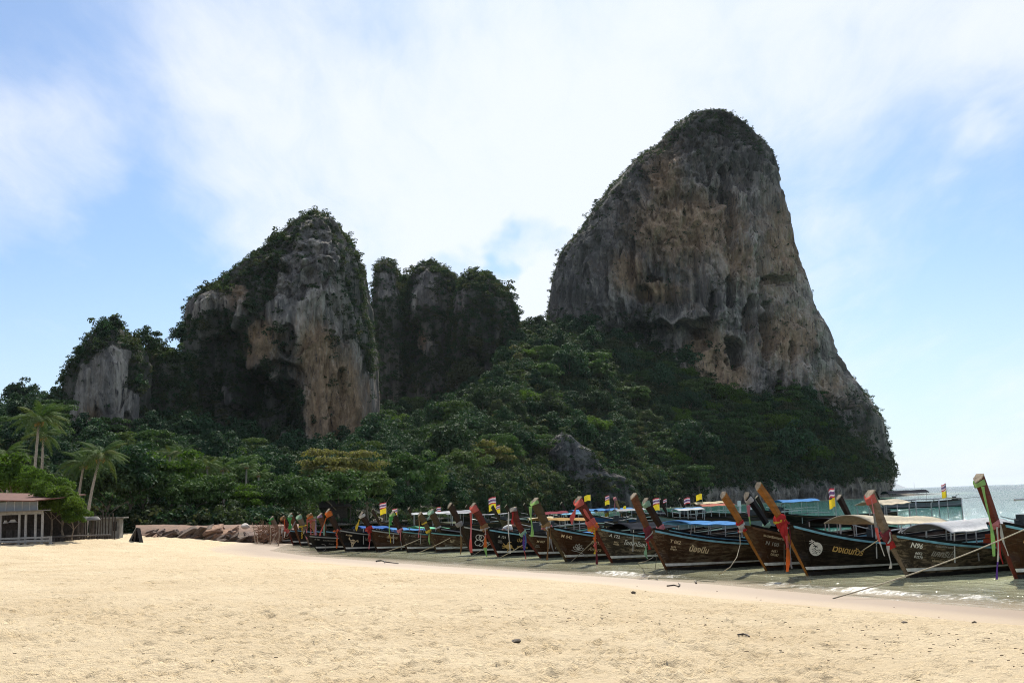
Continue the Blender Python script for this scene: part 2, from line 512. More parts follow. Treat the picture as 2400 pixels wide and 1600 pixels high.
# ================================================================ limestone towers
def rock_material(name, grey=(0.215, 0.20, 0.18), pale=(0.47, 0.42, 0.355), buff=(0.62, 0.41, 0.235), dark=(0.045, 0.045, 0.05), zs=1.0):
    m, t = mat_new(name)
    pos = t.add('ShaderNodeNewGeometry').outputs['Position']
    tall = t.mapping(pos, (0.42, 0.42, 0.045 * zs))
    tall2 = t.mapping(pos, (1.35, 1.35, 0.085 * zs))
    a = t.noise(tall, 1.0, 8, 0.66, 0.5); b = t.noise(tall2, 1.0, 8, 0.72, 0.6); c = t.noise(pos, 0.06, 4, 0.6)
    fine = t.noise(t.mapping(pos, (1, 1, 0.45)), 0.75, 8, 0.78)
    fine2 = t.noise(t.mapping(pos, (1, 1, 0.3)), 0.33, 6, 0.7, 0.8)
    big = t.noise(t.mapping(pos, (1, 1, 0.55)), 0.085, 6, 0.62, 0.6)
    tone = t.math('ADD', t.math('ADD', t.attr('tone'), t.math('MULTIPLY_ADD', a, 0.6, -0.05)), t.math('MULTIPLY', big, 0.55))
    col = t.ramp(tone, [(0.40, [x * 0.55 for x in grey]), (0.49, grey), (0.58, pale), (0.68, [min(1, x * 1.45) for x in pale])])
    bf = t.attr('buff')
    bm = t.math('MULTIPLY', t.step(t.math('ADD', t.math('MULTIPLY_ADD', b, 0.7, bf), t.math('MULTIPLY', c, 0.5)), 0.60, 1.04), 0.85)
    col = t.mix(bm, col, t.ramp(fine, [(0.36, buff), (0.5, [x * 0.8 for x in buff]), (0.62, [x * 0.5 for x in buff])]))
    streak = t.math('MULTIPLY', t.step(b, 0.53, 0.60), t.step(fine2, 0.47, 0.60))
    col = t.mix(t.math('MULTIPLY', streak, 0.92), col, dark)
    pit = t.step(fine, 0.57, 0.66)
    col = t.mix(t.math('MULTIPLY', pit, 0.75), col, dark)
    hi = t.math('MULTIPLY', t.step(fine, 0.44, 0.36), t.step(a, 0.45, 0.6))
    col = t.mix(t.math('MULTIPLY', hi, 0.55), col, [min(1, x * 1.5) for x in pale])
    soil = t.attr('soil')
    col = t.mix(t.math('MULTIPLY', soil, 0.8), col, (0.06, 0.066, 0.045))
    h = t.math('MULTIPLY_ADD', b, 0.7, t.math('MULTIPLY_ADD', fine, 0.6, a))
    bump = t.add('ShaderNodeBump', {'Height': h, 'Strength': 1.0, 'Distance': 1.6}).outputs[0]
    mat_out(t, t.add('ShaderNodeBsdfPrincipled', {'Base Color': col, 'Roughness': 0.92, 'Normal': bump, 'Specular IOR Level': 0.2}).outputs[0])
    return m


ROCK = rock_material('limestone')
SCAT = []          # vegetation points: (P, scale, normal)


def tower(name, left, right, D, dh, nu, nv, mat, A=(3.0, 1.6, 0.5), dents=(), buffs=(), tones=(), moss=(), rock_polys=(), veg_polys=(), veg=0.0, veg_scale=(1.0, 2.2),
          keep=0.05, sq=0.75, seed=0, zmin=-3.0, crag=0.0):
    """a karst tower: its outline left and right (photo pixels, bottom to top) stands at distance D; dh is its half depth"""
    Lp = np.array([at(x, y, D) for x, y in left]); Rp = np.array([at(x, y, D) for x, y in right])
    ztop = max(Lp[-1, 2], Rp[-1, 2])
    zz = zmin + (ztop - zmin) * np.linspace(0, 1, nv) ** 0.97
    lz, rz = np.maximum.accumulate(Lp[:, 2]), np.maximum.accumulate(Rp[:, 2])
    xl = np.interp(zz, lz, Lp[:, 0]); xr = np.interp(zz, rz, Rp[:, 0])
    w = np.maximum((xr - xl) / 2, 0.05); cx = (xl + xr) / 2; wm = w.max()
    d = dh * (w / wm) ** 0.75
    nf = int(nu * 0.72)
    ph = np.concatenate([np.linspace(math.pi, 2 * math.pi, nf, endpoint=False), np.linspace(0, math.pi, nu - nf, endpoint=False)])
    PH, Z = np.meshgrid(ph, zz, indexing='ij')
    c, s = np.cos(PH), np.sin(PH)
    sqx = np.sign(c) * np.abs(c) ** sq; sqy = np.sign(s) * np.abs(s) ** sq
    X = cx[None] + w[None] * sqx; Y = D + d[None] * sqy
    ratio = X / Y; lo, hi = ratio.min(0), ratio.max(0)      # the near bulge must not widen the outline
    X = (xl / D + (ratio - lo) * ((xr - xl) / D) / np.maximum(hi - lo, 1e-6)) * Y
    Z = EYE + (Z - EYE) * np.minimum(Y / D, 1.0)             # nor raise it
    o = seed * 13.7
    wide = np.clip(w / 6.0, 0.15, 1)[None]
    big = fbm(X / 16 + o, Y / 16, Z / 34, 3)
    flut = fbm(X / 4.2 + o, Y / 4.2, Z / 26 + 0.4 * big, 4, 0.55, True)
    blk = fbm(X / 2.2 + o, Y / 2.2, Z / 6.0, 4, 0.55)
    fin = fbm(X / 1.1 + o, Y / 1.1, Z / 2.6, 3, 0.6)
    ph2 = Z / (7 + 4 * A[0] / 3) + 1.3 * fbm(X / 13 + o, Y / 13, Z / 20, 3) + 0.35 * flut
    fr = ph2 - np.floor(ph2)                   # overhanging ledges: each band leans out, then cuts back
    ledge = (1 - fr) ** 1.5 - 0.4
    disp = A[0] * big + A[1] * flut + A[2] * blk + 0.5 * A[2] * fin - 0.75 * A[1] * ledge * smooth(-0.2, 0.35, fbm(X / 18 + o, Y / 18, Z / 18 + 3, 2))
    if crag: disp += crag * fbm(X / 3.5 + o, Y / 3.5, Z / 4.5, 4, 0.5, True)
    edge = 0.3 + 0.7 * np.abs(s)            # keep the outline close to the photograph's
    disp = disp * wide * edge
    disp = np.minimum(disp, 0.7 + 6.0 * np.abs(s) ** 1.5) - 0.5 * (1 - np.abs(s)) * wide
    px, py = project(np.stack([X, Y, Z], -1).reshape(-1, 3)); px = px.reshape(X.shape); py = py.reshape(X.shape)
    front = s < 0
    wob = 0.9 * fbm(X / 4, Y / 4, Z / 6 + o, 4, 0.6)
    for (qx, qy, rx, ry, dep) in dents:
        e = ((px - qx) / rx) ** 2 + ((py - qy) / ry) ** 2 + 1.6 * wob
        disp = disp - front * dep * smooth(1.15, 0.75, e) * (0.8 + 0.3 * flut)
    X = X + disp * c; Y = Y + disp * s
    Zn = Z + 0.6 * wide * fbm(X / 3, Y / 3, Z / 3 + o, 2)
    V = np.stack([X, Y, Zn], -1).reshape(-1, 3)
    top = len(V)
    V = np.vstack([V, [[cx[-1], D, ztop + 0.5]]])
    F = grid_faces(nu, nv, True)
    ring = np.arange(nu) * nv + nv - 1
    cap = np.stack([ring, np.roll(ring, -1), np.full(nu, top), np.full(nu, top)], -1)
    cap3 = cap[:, :3]
    me = mesh_np(name, V, F, mat, True)
    bm = bmesh.new(); bm.from_mesh(me); bm.verts.ensure_lookup_table()
    for a, b_, t_ in cap3: bm.faces.new((bm.verts[a], bm.verts[b_], bm.verts[t_]))
    bm.to_mesh(me); bm.free()
    buff = np.zeros(X.shape)
    for (qx, qy, rx, ry, k) in buffs:
        e = ((px - qx) / rx) ** 2 + ((py - qy) / ry) ** 2
        buff = np.maximum(buff, k * np.exp(-e * 0.9))
    fattr(me, 'buff', np.append(buff.reshape(-1), 0))
    tone = np.zeros(X.shape)
    for (qx, qy, rx, ry, k) in tones: tone = tone + k * np.exp(-(((px - qx) / rx) ** 2 + ((py - qy) / ry) ** 2))
    fattr(me, 'tone', np.append(tone.reshape(-1), 0))
    # where plants grow
    g = np.ones(X.shape) * veg
    jx = px + 9 * fbm(X / 3, Y / 3, Z / 9 + o, 3) * 1.6; jy = py + 26 * fbm(X / 4, Y / 4, Z / 4 + 5 + o, 3)
    for poly in rock_polys: g = np.where(in_poly(jx, jy, poly), keep, g)
    for poly, k in veg_polys: g = np.where(in_poly(jx, jy, poly), k, g)
    soil = np.clip(g, 0, 1) * smooth(0.15, 0.6, g)
    for (qx, qy, rx, ry, k) in moss: soil = np.maximum(soil, k * np.exp(-(((px - qx) / rx) ** 2 + ((py - qy) / ry) ** 2)) * smooth(-0.35, 0.3, fbm(X / 5, Y / 5, Z / 12 + o, 4)))
    fattr(me, 'soil', np.append(soil.reshape(-1), 0))
    ob = tag(obj(name, me), kind='structure')
    # scatter, weighted by face area
    fi = F; P = V[:top]
    a = P[fi[:, 1]] - P[fi[:, 0]]; b = P[fi[:, 3]] - P[fi[:, 0]]
    nrm = np.cross(a, b); ar = np.linalg.norm(nrm, axis=1); nrm = nrm / np.maximum(ar, 1e-9)[:, None]
    gf = g.reshape(-1)[fi].mean(1); front_f = front.reshape(-1)[fi[:, 0]] | (Z.reshape(-1)[fi[:, 0]] > ztop * 0.9)
    lam = ar * gf * np.where(front_f, 1.0, 0.12)
    n = rng.poisson(lam * 0.75)
    idx = np.repeat(np.arange(len(fi)), n)
    if len(idx):
        u = rng.random((len(idx), 2))
        pts = P[fi[idx, 0]] + a[idx] * u[:, :1] + b[idx] * u[:, 1:]
        sc = rng.uniform(veg_scale[0], veg_scale[1], len(idx)) * (0.7 + 0.6 * rng.random(len(idx)) ** 2) * np.where(rng.random(len(idx)) < 0.05, 2.0, 1.0)
        SCAT.append((pts + nrm[idx] * 0.2 * sc[:, None], sc))
    return ob


def Z1(pts): return [(1200 + x / 1.617, 230 + y / 1.617) for x, y in pts]
def Z2(pts): return [(400 + x / 2.45, 460 + y / 2.45) for x, y in pts]
def Z3(pts): return [(x / 4.127, 720 + y / 4.127) for x, y in pts]


# the tall tower on the right
tower('limestone_cliff',
      [(1262, 1215), (1268, 900), (1276, 800), (1280, 768), (1288, 712), (1295, 655), (1310, 602), (1333, 564), (1367, 527), (1398, 477), (1429, 440), (1460, 406), (1491, 369), (1528, 347), (1559, 317), (1596, 286), (1633, 272), (1664, 264)],
      [(2074, 1165), (2082, 1130), (2086, 1105), (2079, 1075), (2066, 1028), (2058, 985), (2035, 950), (1998, 898), (1973, 861), (1951, 817), (1930, 768), (1899, 712), (1880, 650), (1868, 613), (1851, 570), (1845, 521), (1836, 465), (1820, 415), (1808, 385), (1792, 347), (1750, 310), (1713, 282), (1686, 264)],
      378, 46, 700, 480, ROCK, A=(6.0, 4.6, 2.6), seed=1,
      dents=[(1722, 835, 28, 38, 16), (1508, 690, 22, 26, 8), (1530, 655, 22, 12, 6), (1811, 658, 32, 14, 7), (1707, 520, 12, 80, 7), (1697, 440, 14, 50, 5), (1794, 784, 18, 85, 13), (1645, 765, 18, 20, 8), (1560, 795, 110, 45, 11), (1750, 745, 14, 40, 8), (1700, 690, 12, 36, 7), (1665, 720, 10, 30, 6), (1850, 830, 10, 30, 7), (1480, 610, 10, 50, 6), (1820, 900, 12, 30, 7)],
      moss=[(1380, 560, 90, 150, .8), (1480, 430, 80, 80, .85), (1580, 330, 100, 60, .9), (1690, 285, 110, 45, .95), (1330, 680, 60, 80, .6), (1770, 350, 40, 60, .7)],
      tones=[(1400, 620, 110, 160, -.10), (1560, 380, 120, 90, -.08), (1680, 290, 120, 60, -.10), (1620, 690, 90, 50, -.08), (1840, 720, 90, 180, .06), (1640, 520, 90, 90, .03), (1700, 860, 90, 60, .06), (1690, 420, 60, 60, -.05)],
      buffs=[(1600, 540, 110, 90, 0.55), (1660, 830, 40, 60, 0.75), (1690, 880, 60, 40, 0.6), (1560, 430, 40, 80, 0.5), (1820, 600, 60, 120, 0.35), (1480, 640, 40, 60, 0.45), (1840, 800, 70, 90, 0.4), (1530, 680, 60, 30, 0.5), (1720, 620, 50, 60, 0.35), (1940, 900, 40, 50, 0.3)],
      rock_polys=[Z1([(150, 800), (165, 690), (230, 560), (330, 460), (430, 330), (520, 240), (600, 190), (700, 150), (800, 140), (900, 180), (975, 260), (1060, 380), (1090, 520), (1140, 680), (1190, 800), (1240, 900), (1280, 1000), (1300, 1090), (1260, 1140), (1030, 1110), (830, 1110), (650, 1000), (600, 920), (560, 780), (420, 820), (260, 790)])],
      veg_polys=[(Z1([(600, 120), (780, 40), (900, 150), (960, 230), (860, 170), (740, 150), (640, 170), (560, 230)]), 0.5),
                 (Z1([(280, 470), (380, 340), (470, 240), (560, 190), (560, 260), (470, 330), (400, 420), (300, 520)]), 0.3)],
      veg=0.45, keep=0.03, veg_scale=(0.32, 0.85))

# the dark, wooded tower left of centre
tower('limestone_cliff',
      [(436, 1200), (438, 1000), (441, 900), (446, 800), (452, 712), (466, 697), (530, 655), (570, 620), (620, 590), (655, 560), (690, 520), (710, 506), (732, 498)],
      [(886, 1200), (886, 1000), (885, 940), (880, 850), (872, 760), (862, 680), (855, 620), (840, 580), (815, 550), (795, 520), (772, 508), (754, 499)],
      252, 27, 520, 360, ROCK, A=(3.8, 3.0, 1.8), seed=2, zmin=-1,
      dents=[(672, 800, 18, 34, 2.5), (650, 880, 60, 30, 4), (600, 960, 90, 90, 9), (690, 1000, 26, 80, 8), (520, 900, 60, 120, 5), (800, 900, 12, 50, 3), (660, 910, 50, 25, 4)],
      buffs=[(780, 960, 60, 110, 0.85), (740, 830, 40, 70, 0.65), (820, 1020, 30, 30, 0.95), (610, 800, 40, 40, 0.55), (560, 690, 30, 40, 0.3), (770, 1060, 40, 20, 0.7)],
      rock_polys=[Z2(p) for p in ([(640, 430), (700, 420), (860, 250), (950, 330), (930, 500), (930, 640), (990, 840), (1090, 850), (1120, 1000), (1190, 1070), (1195, 1290), (1060, 1400), (900, 1490), (785, 1470), (770, 1300), (760, 1130), (720, 1060), (630, 1000), (570, 1030), (560, 950), (440, 1010), (415, 1000), (425, 780), (560, 640), (600, 560)],
                                  [(360, 500), (440, 500), (440, 700), (370, 710)], [(235, 1080), (310, 1080), (312, 1240), (270, 1262)], [(660, 300), (830, 240), (830, 420), (680, 430)], [(140, 600), (360, 560), (360, 640), (140, 710)])],
      veg_polys=[(Z2([(620, 290), (720, 160), (840, 80), (940, 110), (1030, 230), (1080, 380), (1000, 430), (960, 330), (860, 250), (660, 300)]), 0.45), (Z2([(900, 450), (1060, 420), (1100, 640), (1120, 820), (980, 800), (930, 640)]), 0.5), (Z2([(600, 800), (700, 740), (715, 860), (690, 960), (590, 900)]), 0.5), (Z2([(700, 480), (900, 560), (900, 640), (860, 620)]), 0.4)],
      veg=0.95, keep=0.06, veg_scale=(0.42, 0.95))

# three wooded spires between the two towers
tower('limestone_spire',
      [(868, 1150), (868, 900), (870, 800), (872, 720), (874, 680), (878, 640), (885, 622), (900, 611)], [(960, 1150), (958, 900), (955, 800), (950, 720), (944, 690), (935, 650), (928, 625), (912, 611)],
      338, 13, 220, 200, ROCK, A=(1.6, 1.5, 1.0), seed=3, zmin=0, rock_polys=[Z2([(1200, 430), (1290, 430), (1310, 580), (1190, 590)])], tones=[(1030, 800, 400, 400, -.05)], veg=0.85, keep=0.18, veg_scale=(0.5, 1.3))
tower('limestone_spire',
      [(930, 1150), (935, 900), (942, 760), (950, 690), (965, 650), (975, 628), (990, 617)], [(1110, 1150), (1105, 900), (1100, 760), (1090, 700), (1072, 660), (1055, 642), (1040, 632), (1025, 622), (1008, 616)],
      345, 18, 280, 220, ROCK, A=(2.0, 1.8, 1.1), seed=4, zmin=0, dents=[(975, 820, 20, 60, 4)],
      rock_polys=[Z2([(1410, 420), (1500, 390), (1545, 620), (1400, 640)]), Z2([(1370, 760), (1480, 800), (1490, 880), (1440, 950), (1390, 860)])], buffs=[(985, 790, 20, 40, 0.3)], tones=[(1030, 800, 400, 400, -.05)], veg=0.85, keep=0.12, veg_scale=(0.5, 1.3))
tower('limestone_spire',
      [(1040, 1180), (1045, 1000), (1050, 860), (1058, 760), (1066, 700), (1078, 672), (1095, 650), (1112, 641)], [(1212, 1180), (1212, 900), (1216, 820), (1212, 770), (1205, 735), (1198, 700), (1185, 690), (1172, 672), (1155, 655), (1135, 643)],
      332, 18, 320, 260, ROCK, A=(2.2, 1.9, 1.2), seed=5, zmin=0, dents=[(1100, 880, 40, 60, 5), (1175, 860, 16, 60, 4)],
      rock_polys=[Z2([(1630, 560), (1700, 560), (1710, 650), (1640, 660)]), Z2([(1680, 970), (1830, 1000), (1840, 1160), (1760, 1200), (1640, 1310), (1680, 1180)]), Z2([(1930, 870), (1975, 870), (1960, 1060), (1930, 1110)])],
      tones=[(1030, 800, 400, 400, -.05)], veg=0.85, keep=0.12, veg_scale=(0.5, 1.4))

# wooded saddle block joining the spires
tower('limestone_hill',
      [(880, 1150), (884, 900), (890, 760), (900, 700), (925, 668), (950, 655)], [(1200, 1150), (1196, 900), (1190, 780), (1176, 715), (1150, 690), (1100, 668), (1060, 656), (1020, 650)],
      356, 14, 260, 160, ROCK, A=(1.8, 1.4, 0.8), seed=12, zmin=0, veg=1.0, keep=0.1, veg_scale=(0.6, 1.7))

# the small tower on the left, with its wooded shoulder
tower('limestone_cliff',
      [(128, 1150), (138, 1000), (140, 930), (152, 880), (170, 850), (190, 825), (205, 800), (218, 785), (238, 772), (262, 771)], [(352, 1150), (350, 980), (352, 900), (352, 850), (342, 825), (325, 808), (312, 798), (302, 785), (294, 774), (285, 770)],
      208, 10, 360, 260, ROCK, A=(1.5, 1.5, 1.0), seed=6, zmin=0, dents=[(300, 1010, 14, 40, 4), (225, 990, 10, 40, 1.5)],
      rock_polys=[Z3([(700, 1290), (690, 1050), (740, 800), (820, 560), (960, 420), (1080, 400), (1240, 440), (1230, 600), (1160, 720), (1350, 860), (1360, 1000), (1320, 1180), (1260, 1160), (1230, 1060), (1220, 1290)])],
      buffs=[(215, 980, 20, 40, 0.3)], veg=1.3, keep=0.03, veg_scale=(0.4, 1.0))
tower('limestone_hill',
      [(310, 1150), (315, 1000), (322, 900), (335, 840), (350, 826), (372, 822)], [(470, 1150), (468, 1000), (462, 880), (450, 850), (430, 846), (400, 834), (385, 826)],
      222, 10, 200, 160, ROCK, A=(1.2, 0.8, 0.5), seed=7, zmin=0, veg=1.0, keep=0.2, veg_scale=(0.7, 1.7))
# craggy grey outcrop in the woods above the bay
OUT = rock_material('grey_outcrop', grey=(0.085, 0.085, 0.083), pale=(0.20, 0.195, 0.185), zs=4.0)
tower('limestone_outcrop',
      [(1296, 1200), (1300, 1130), (1290, 1090), (1284, 1060), (1288, 1038), (1300, 1022), (1312, 1016)], [(1452, 1200), (1432, 1140), (1418, 1110), (1400, 1084), (1378, 1058), (1355, 1036), (1338, 1020), (1322, 1015)],
      222, 6, 240, 200, OUT, A=(1.2, 1.2, 0.7), seed=8, zmin=0, crag=3.6, veg=0.35, keep=0.03, rock_polys=[[(1290, 1040), (1320, 1020), (1400, 1090), (1385, 1130), (1310, 1120)]],
      veg_polys=[([(1330, 1110), (1400, 1120), (1420, 1200), (1320, 1200)], 0.5)], veg_scale=(0.5, 1.1))
tower('limestone_outcrop',
      [(1405, 1215), (1412, 1160), (1420, 1130), (1428, 1112)], [(1500, 1215), (1492, 1170), (1482, 1140), (1462, 1116), (1440, 1108)],
      224, 5, 160, 120, OUT, A=(0.8, 0.9, 0.5), seed=9, zmin=0, crag=2.4, veg=0.3, keep=0.01, veg_scale=(0.5, 1.1))


# ================================================================ wooded slopes
def slope(name, xs_b, Db, zb, xs_t, yt, Dt, nu, nv, foot=0.0, bulge=0.0, seed=0, x0=0, x1=0, rough=2.0):
    xs = np.linspace(x0, x1, nu)
    db = np.interp(xs, xs_b, Db); zbase = np.interp(xs, xs_b, zb); y_t = np.interp(xs, xs_t, yt); dt = np.interp(xs, xs_t, Dt)
    v = np.linspace(0, 1, nv)
    V = np.zeros((nu, nv, 3))
    for i, x in enumerate(xs):
        T = at(x, y_t[i], dt[i]); B = at(x, 1170, db[i]); B[2] = zbase[i]
        h = np.clip((v - 0.12) / 0.88, 0, 1)
        k = np.interp(v, [0, 0.12, 1], [0, foot / max(T[2], 1), 1])
        k = k + bulge * np.sin(math.pi * h) * (v > 0.12)
        hh = np.interp(v, [0, 0.06, 0.12, 1], [0, -0.015, 0.02, 1])
        V[i, :, 0] = B[0] + (T[0] - B[0]) * hh; V[i, :, 1] = B[1] + (T[1] - B[1]) * hh; V[i, :, 2] = B[2] + (T[2] - B[2]) * k
    X, Y, Z = V[..., 0].copy(), V[..., 1].copy(), V[..., 2].copy()
    n = fbm(X / 22 + seed, Y / 22, Z / 22, 4) * rough
    n2 = fbm(X / 4.2 + seed, Y / 4.2, Z / 7, 5, 0.6, True) * 1.9
    footm = (v < 0.13)[None] * 1.0
    V[..., 1] -= n + n2 * (0.4 + 1.0 * footm); V[..., 2] += 0.5 * n * (1 - footm)
    m = bpy.data.materials.get('wooded_slope')
    F = grid_faces(nu, nv)
    me = mesh_np(name, V.reshape(-1, 3), F, ROCK, True)
    fattr(me, 'buff', np.zeros(nu * nv)); fattr(me, 'tone', np.zeros(nu * nv)); fattr(me, 'soil', np.repeat((1 - footm * 0.85), nu, 0).reshape(-1))
    tag(obj(name, me), kind='structure')
    return V


BAY = slope('hillside', [1040, 1077, 1186, 1328, 1647, 1873, 2009, 2084], [158, 165, 184, 217, 255, 290, 313, 331], [-1] * 8,
            [1040, 1150, 1200, 1232, 1290, 1340, 1420, 1480, 1560, 1610, 1660, 1700, 1740, 1800, 1860, 1900, 1950, 2000, 2040, 2060, 2084],
            [980, 900, 820, 785, 775, 760, 775, 800, 835, 862, 890, 905, 915, 916, 906, 910, 930, 960, 1000, 1060, 1110],
            [318, 325, 335, 342, 350, 354, 354, 354, 352, 350, 350, 350, 350, 350, 352, 354, 358, 364, 372, 378, 380],
            420, 150, foot=6.5, bulge=0.05, seed=3, x0=1040, x1=2084)
WOOD = slope('hillside', [-500, 500, 800, 950, 1070, 1130], [104, 104, 112, 130, 160, 176], [0.6, 0.6, 0.6, 0.5, 0.3, 0.2],
             [-500, 0, 130, 180, 370, 430, 600, 720, 860, 900, 1000, 1100, 1130], [985, 1000, 1000, 1045, 1040, 1030, 1055, 1078, 1050, 1010, 990, 960, 940], [190, 190, 195, 205, 215, 232, 238, 236, 240, 300, 322, 322, 322],
             300, 90, foot=0.3, bulge=-0.05, seed=8, x0=-500, x1=1130)
RIDGE = slope('hillside', [-600, 200], [200, 200], [8, 8], [-600, -100, 0, 60, 130, 200], [960, 968, 975, 965, 985, 1010], [270, 265, 262, 258, 256, 255], 90, 40, foot=1, seed=5, x0=-600, x1=200)
# ================================================================ foliage
def leaf_material(name, dark, light, warm=(0.12, 0.10, 0.03), warm_amt=0.25, trans=0.28, obj_var=0.8):
    m, t = mat_new(name)
    rnd = t.add('ShaderNodeObjectInfo').outputs['Random']
    lv = t.attr('leaf')
    c = t.mix(t.math('MULTIPLY_ADD', rnd, obj_var * 0.6, t.math('MULTIPLY', lv, 0.5), clamp=True), dark, light)
    r2 = t.math('FRACT', t.math('MULTIPLY', rnd, 17.31))
    c = t.mix(t.math('MULTIPLY', t.step(r2, 0.72, 0.95), warm_amt), c, warm)
    geo = t.add('ShaderNodeNewGeometry')
    a = t.add('ShaderNodeBsdfPrincipled', {'Base Color': c, 'Roughness': 0.75, 'Specular IOR Level': 0.08})
    tc = t.mix(1.0, c, (1.2, 1.35, 0.7), 'MULTIPLY')
    b = t.add('ShaderNodeBsdfTranslucent', {'Color': tc})
    mat_out(t, t.add('ShaderNodeMixShader', {0: trans, 1: a.outputs[0], 2: b.outputs[0]}).outputs[0])
    return m


LEAF_DARK = leaf_material('leaf_dark', (0.017, 0.040, 0.022), (0.052, 0.102, 0.045), warm_amt=0.12, trans=0.16)
LEAF_SCRUB = leaf_material('leaf_scrub', (0.026, 0.044, 0.022), (0.075, 0.10, 0.045), warm=(0.10, 0.085, 0.04), warm_amt=0.5)
LEAF_MID = leaf_material('leaf_mid', (0.030, 0.064, 0.023), (0.088, 0.145, 0.045), warm=(0.15, 0.14, 0.045), warm_amt=0.2, trans=0.2)
LEAF_BRIGHT = leaf_material('leaf_bright', (0.038, 0.078, 0.014), (0.105, 0.17, 0.03), warm_amt=0.1, trans=0.36)
LEAF_YELLOW = leaf_material('leaf_yellow', (0.10, 0.10, 0.03), (0.26, 0.23, 0.09), warm_amt=0.3)
LEAF_PALM = leaf_material('leaf_palm', (0.035, 0.07, 0.022), (0.105, 0.155, 0.05), warm=(0.2, 0.15, 0.05), warm_amt=0.25, trans=0.2)
BARK = simple('bark', (0.17, 0.135, 0.10), 0.9, var=0.35, scale=8, bump=0.6)
BARK_PALE = simple('palm_bark', (0.30, 0.265, 0.22), 0.9, var=0.3, scale=10, bump=0.6)


def leaf_mesh(name, centers, radii, n_per, leaf, mat, flat=0.7, seed=0, up_bias=0.35, aspect=0.55):
    """leaf-sized quads spread over many small clumps"""
    g = np.random.default_rng(seed)
    C = np.repeat(centers, n_per, 0); Rr = np.repeat(radii, n_per)
    d = g.normal(size=(len(C), 3)); d /= np.linalg.norm(d, axis=1)[:, None]
    d[:, 2] = np.where(d[:, 2] < -0.45, -d[:, 2], d[:, 2])
    rad = Rr * (0.55 + 0.5 * g.random(len(C)) ** 0.7)
    P = C + d * rad[:, None] * np.array([1, 1, flat])
    nrm = d + g.normal(size=d.shape) * 0.55 + np.array([0, 0, up_bias]); nrm /= np.linalg.norm(nrm, axis=1)[:, None]
    tng = np.cross(nrm, g.normal(size=nrm.shape)); tng /= np.linalg.norm(tng, axis=1)[:, None]
    bt = np.cross(nrm, tng)
    sz = leaf * (0.6 + 0.8 * g.random(len(C)))[:, None]
    a = tng * sz; b = bt * sz * aspect
    droop = np.array([0, 0, -0.18]) * sz
    V = np.stack([P - a * 0.5, P + b * 0.5, P + a * 0.5 + droop, P - b * 0.5], 1).reshape(-1, 3)
    F = np.arange(len(V)).reshape(-1, 4)
    me = mesh_np(name, V, F, mat)
    fattr(me, 'leaf', np.repeat(g.random(len(C)), 4))
    return me


def crown_mesh(name, rx, rz, n_clump, n_leaf, leaf, mat, seed, cl=(0.25, 0.42), layered=False):
    """an uneven crown of clumps; unit: metres, origin at the crown's foot"""
    g = np.random.default_rng(seed)
    d = g.normal(size=(n_clump, 3)); d /= np.linalg.norm(d, axis=1)[:, None]
    d[:, 2] = np.abs(d[:, 2]) * np.where(g.random(n_clump) < 0.78, 1, -0.55)
    lob = 0.78 + 0.30 * np.sin(3 * np.arctan2(d[:, 1], d[:, 0]) + seed) + 0.18 * g.normal(size=n_clump)
    q = (0.45 + 0.55 * g.random(n_clump) ** 0.45) * np.clip(lob, 0.45, 1.15)
    C = d * q[:, None] * np.array([rx, rx, rz])
    if layered: C[:, 2] = np.round(C[:, 2] / (rz * 0.42)) * rz * 0.42 + g.normal(size=n_clump) * rz * 0.05
    C[:, 2] += rz * 0.75
    rr = rx * g.uniform(cl[0], cl[1], n_clump)
    return leaf_mesh(name, C, rr, n_leaf, leaf, mat, seed=seed + 1, flat=0.5 if layered else 0.7)


def trunk_mesh(name, h, r, rx, rz, seed, limbs=5, lean=0.12, mat=None):
    g = random.Random(seed); mb = MB()
    pts = [(0, 0, -0.4)]
    lx, ly = g.uniform(-lean, lean) * h, g.uniform(-lean, lean) * h
    for k in range(1, 6):
        f = k / 5; pts.append((lx * f + g.uniform(-.04, .04) * h, ly * f + g.uniform(-.04, .04) * h, h * f))
    mb.tube(pts, r, 7, r * 0.6)
    for k in range(limbs):
        a = 2 * math.pi * k / limbs + g.uniform(-.5, .5); l = rx * g.uniform(.5, .85); b = Vector(pts[3 + k % 3])
        mb.tube([b, b + Vector((math.cos(a) * l * .5, math.sin(a) * l * .5, rz * .45)), b + Vector((math.cos(a) * l, math.sin(a) * l, rz * g.uniform(.6, 1.0)))], r * .42, 5, r * .12)
    me = bpy.data.meshes.new(name); me.from_pydata(mb.v, [], mb.f); me.materials.append(mat or BARK); me.update()
    return me


# --- shrubs that cling to the rock: far too many to count
clump_col = bpy.data.collections.new('shrub_kinds')
for k in range(7):
    g = np.random.default_rng(100 + k)
    nc = 6 + k % 3
    C = g.normal(size=(nc, 3)) * np.array([0.55, 0.55, 0.38]) + np.array([0, 0, 0.25])
    me = leaf_mesh('shrub', C, g.uniform(0.35, 0.6, nc), 34, 0.27, LEAF_SCRUB if k % 3 else LEAF_DARK, seed=200 + k)
    clump_col.objects.link(bpy.data.objects.new('shrub', me))


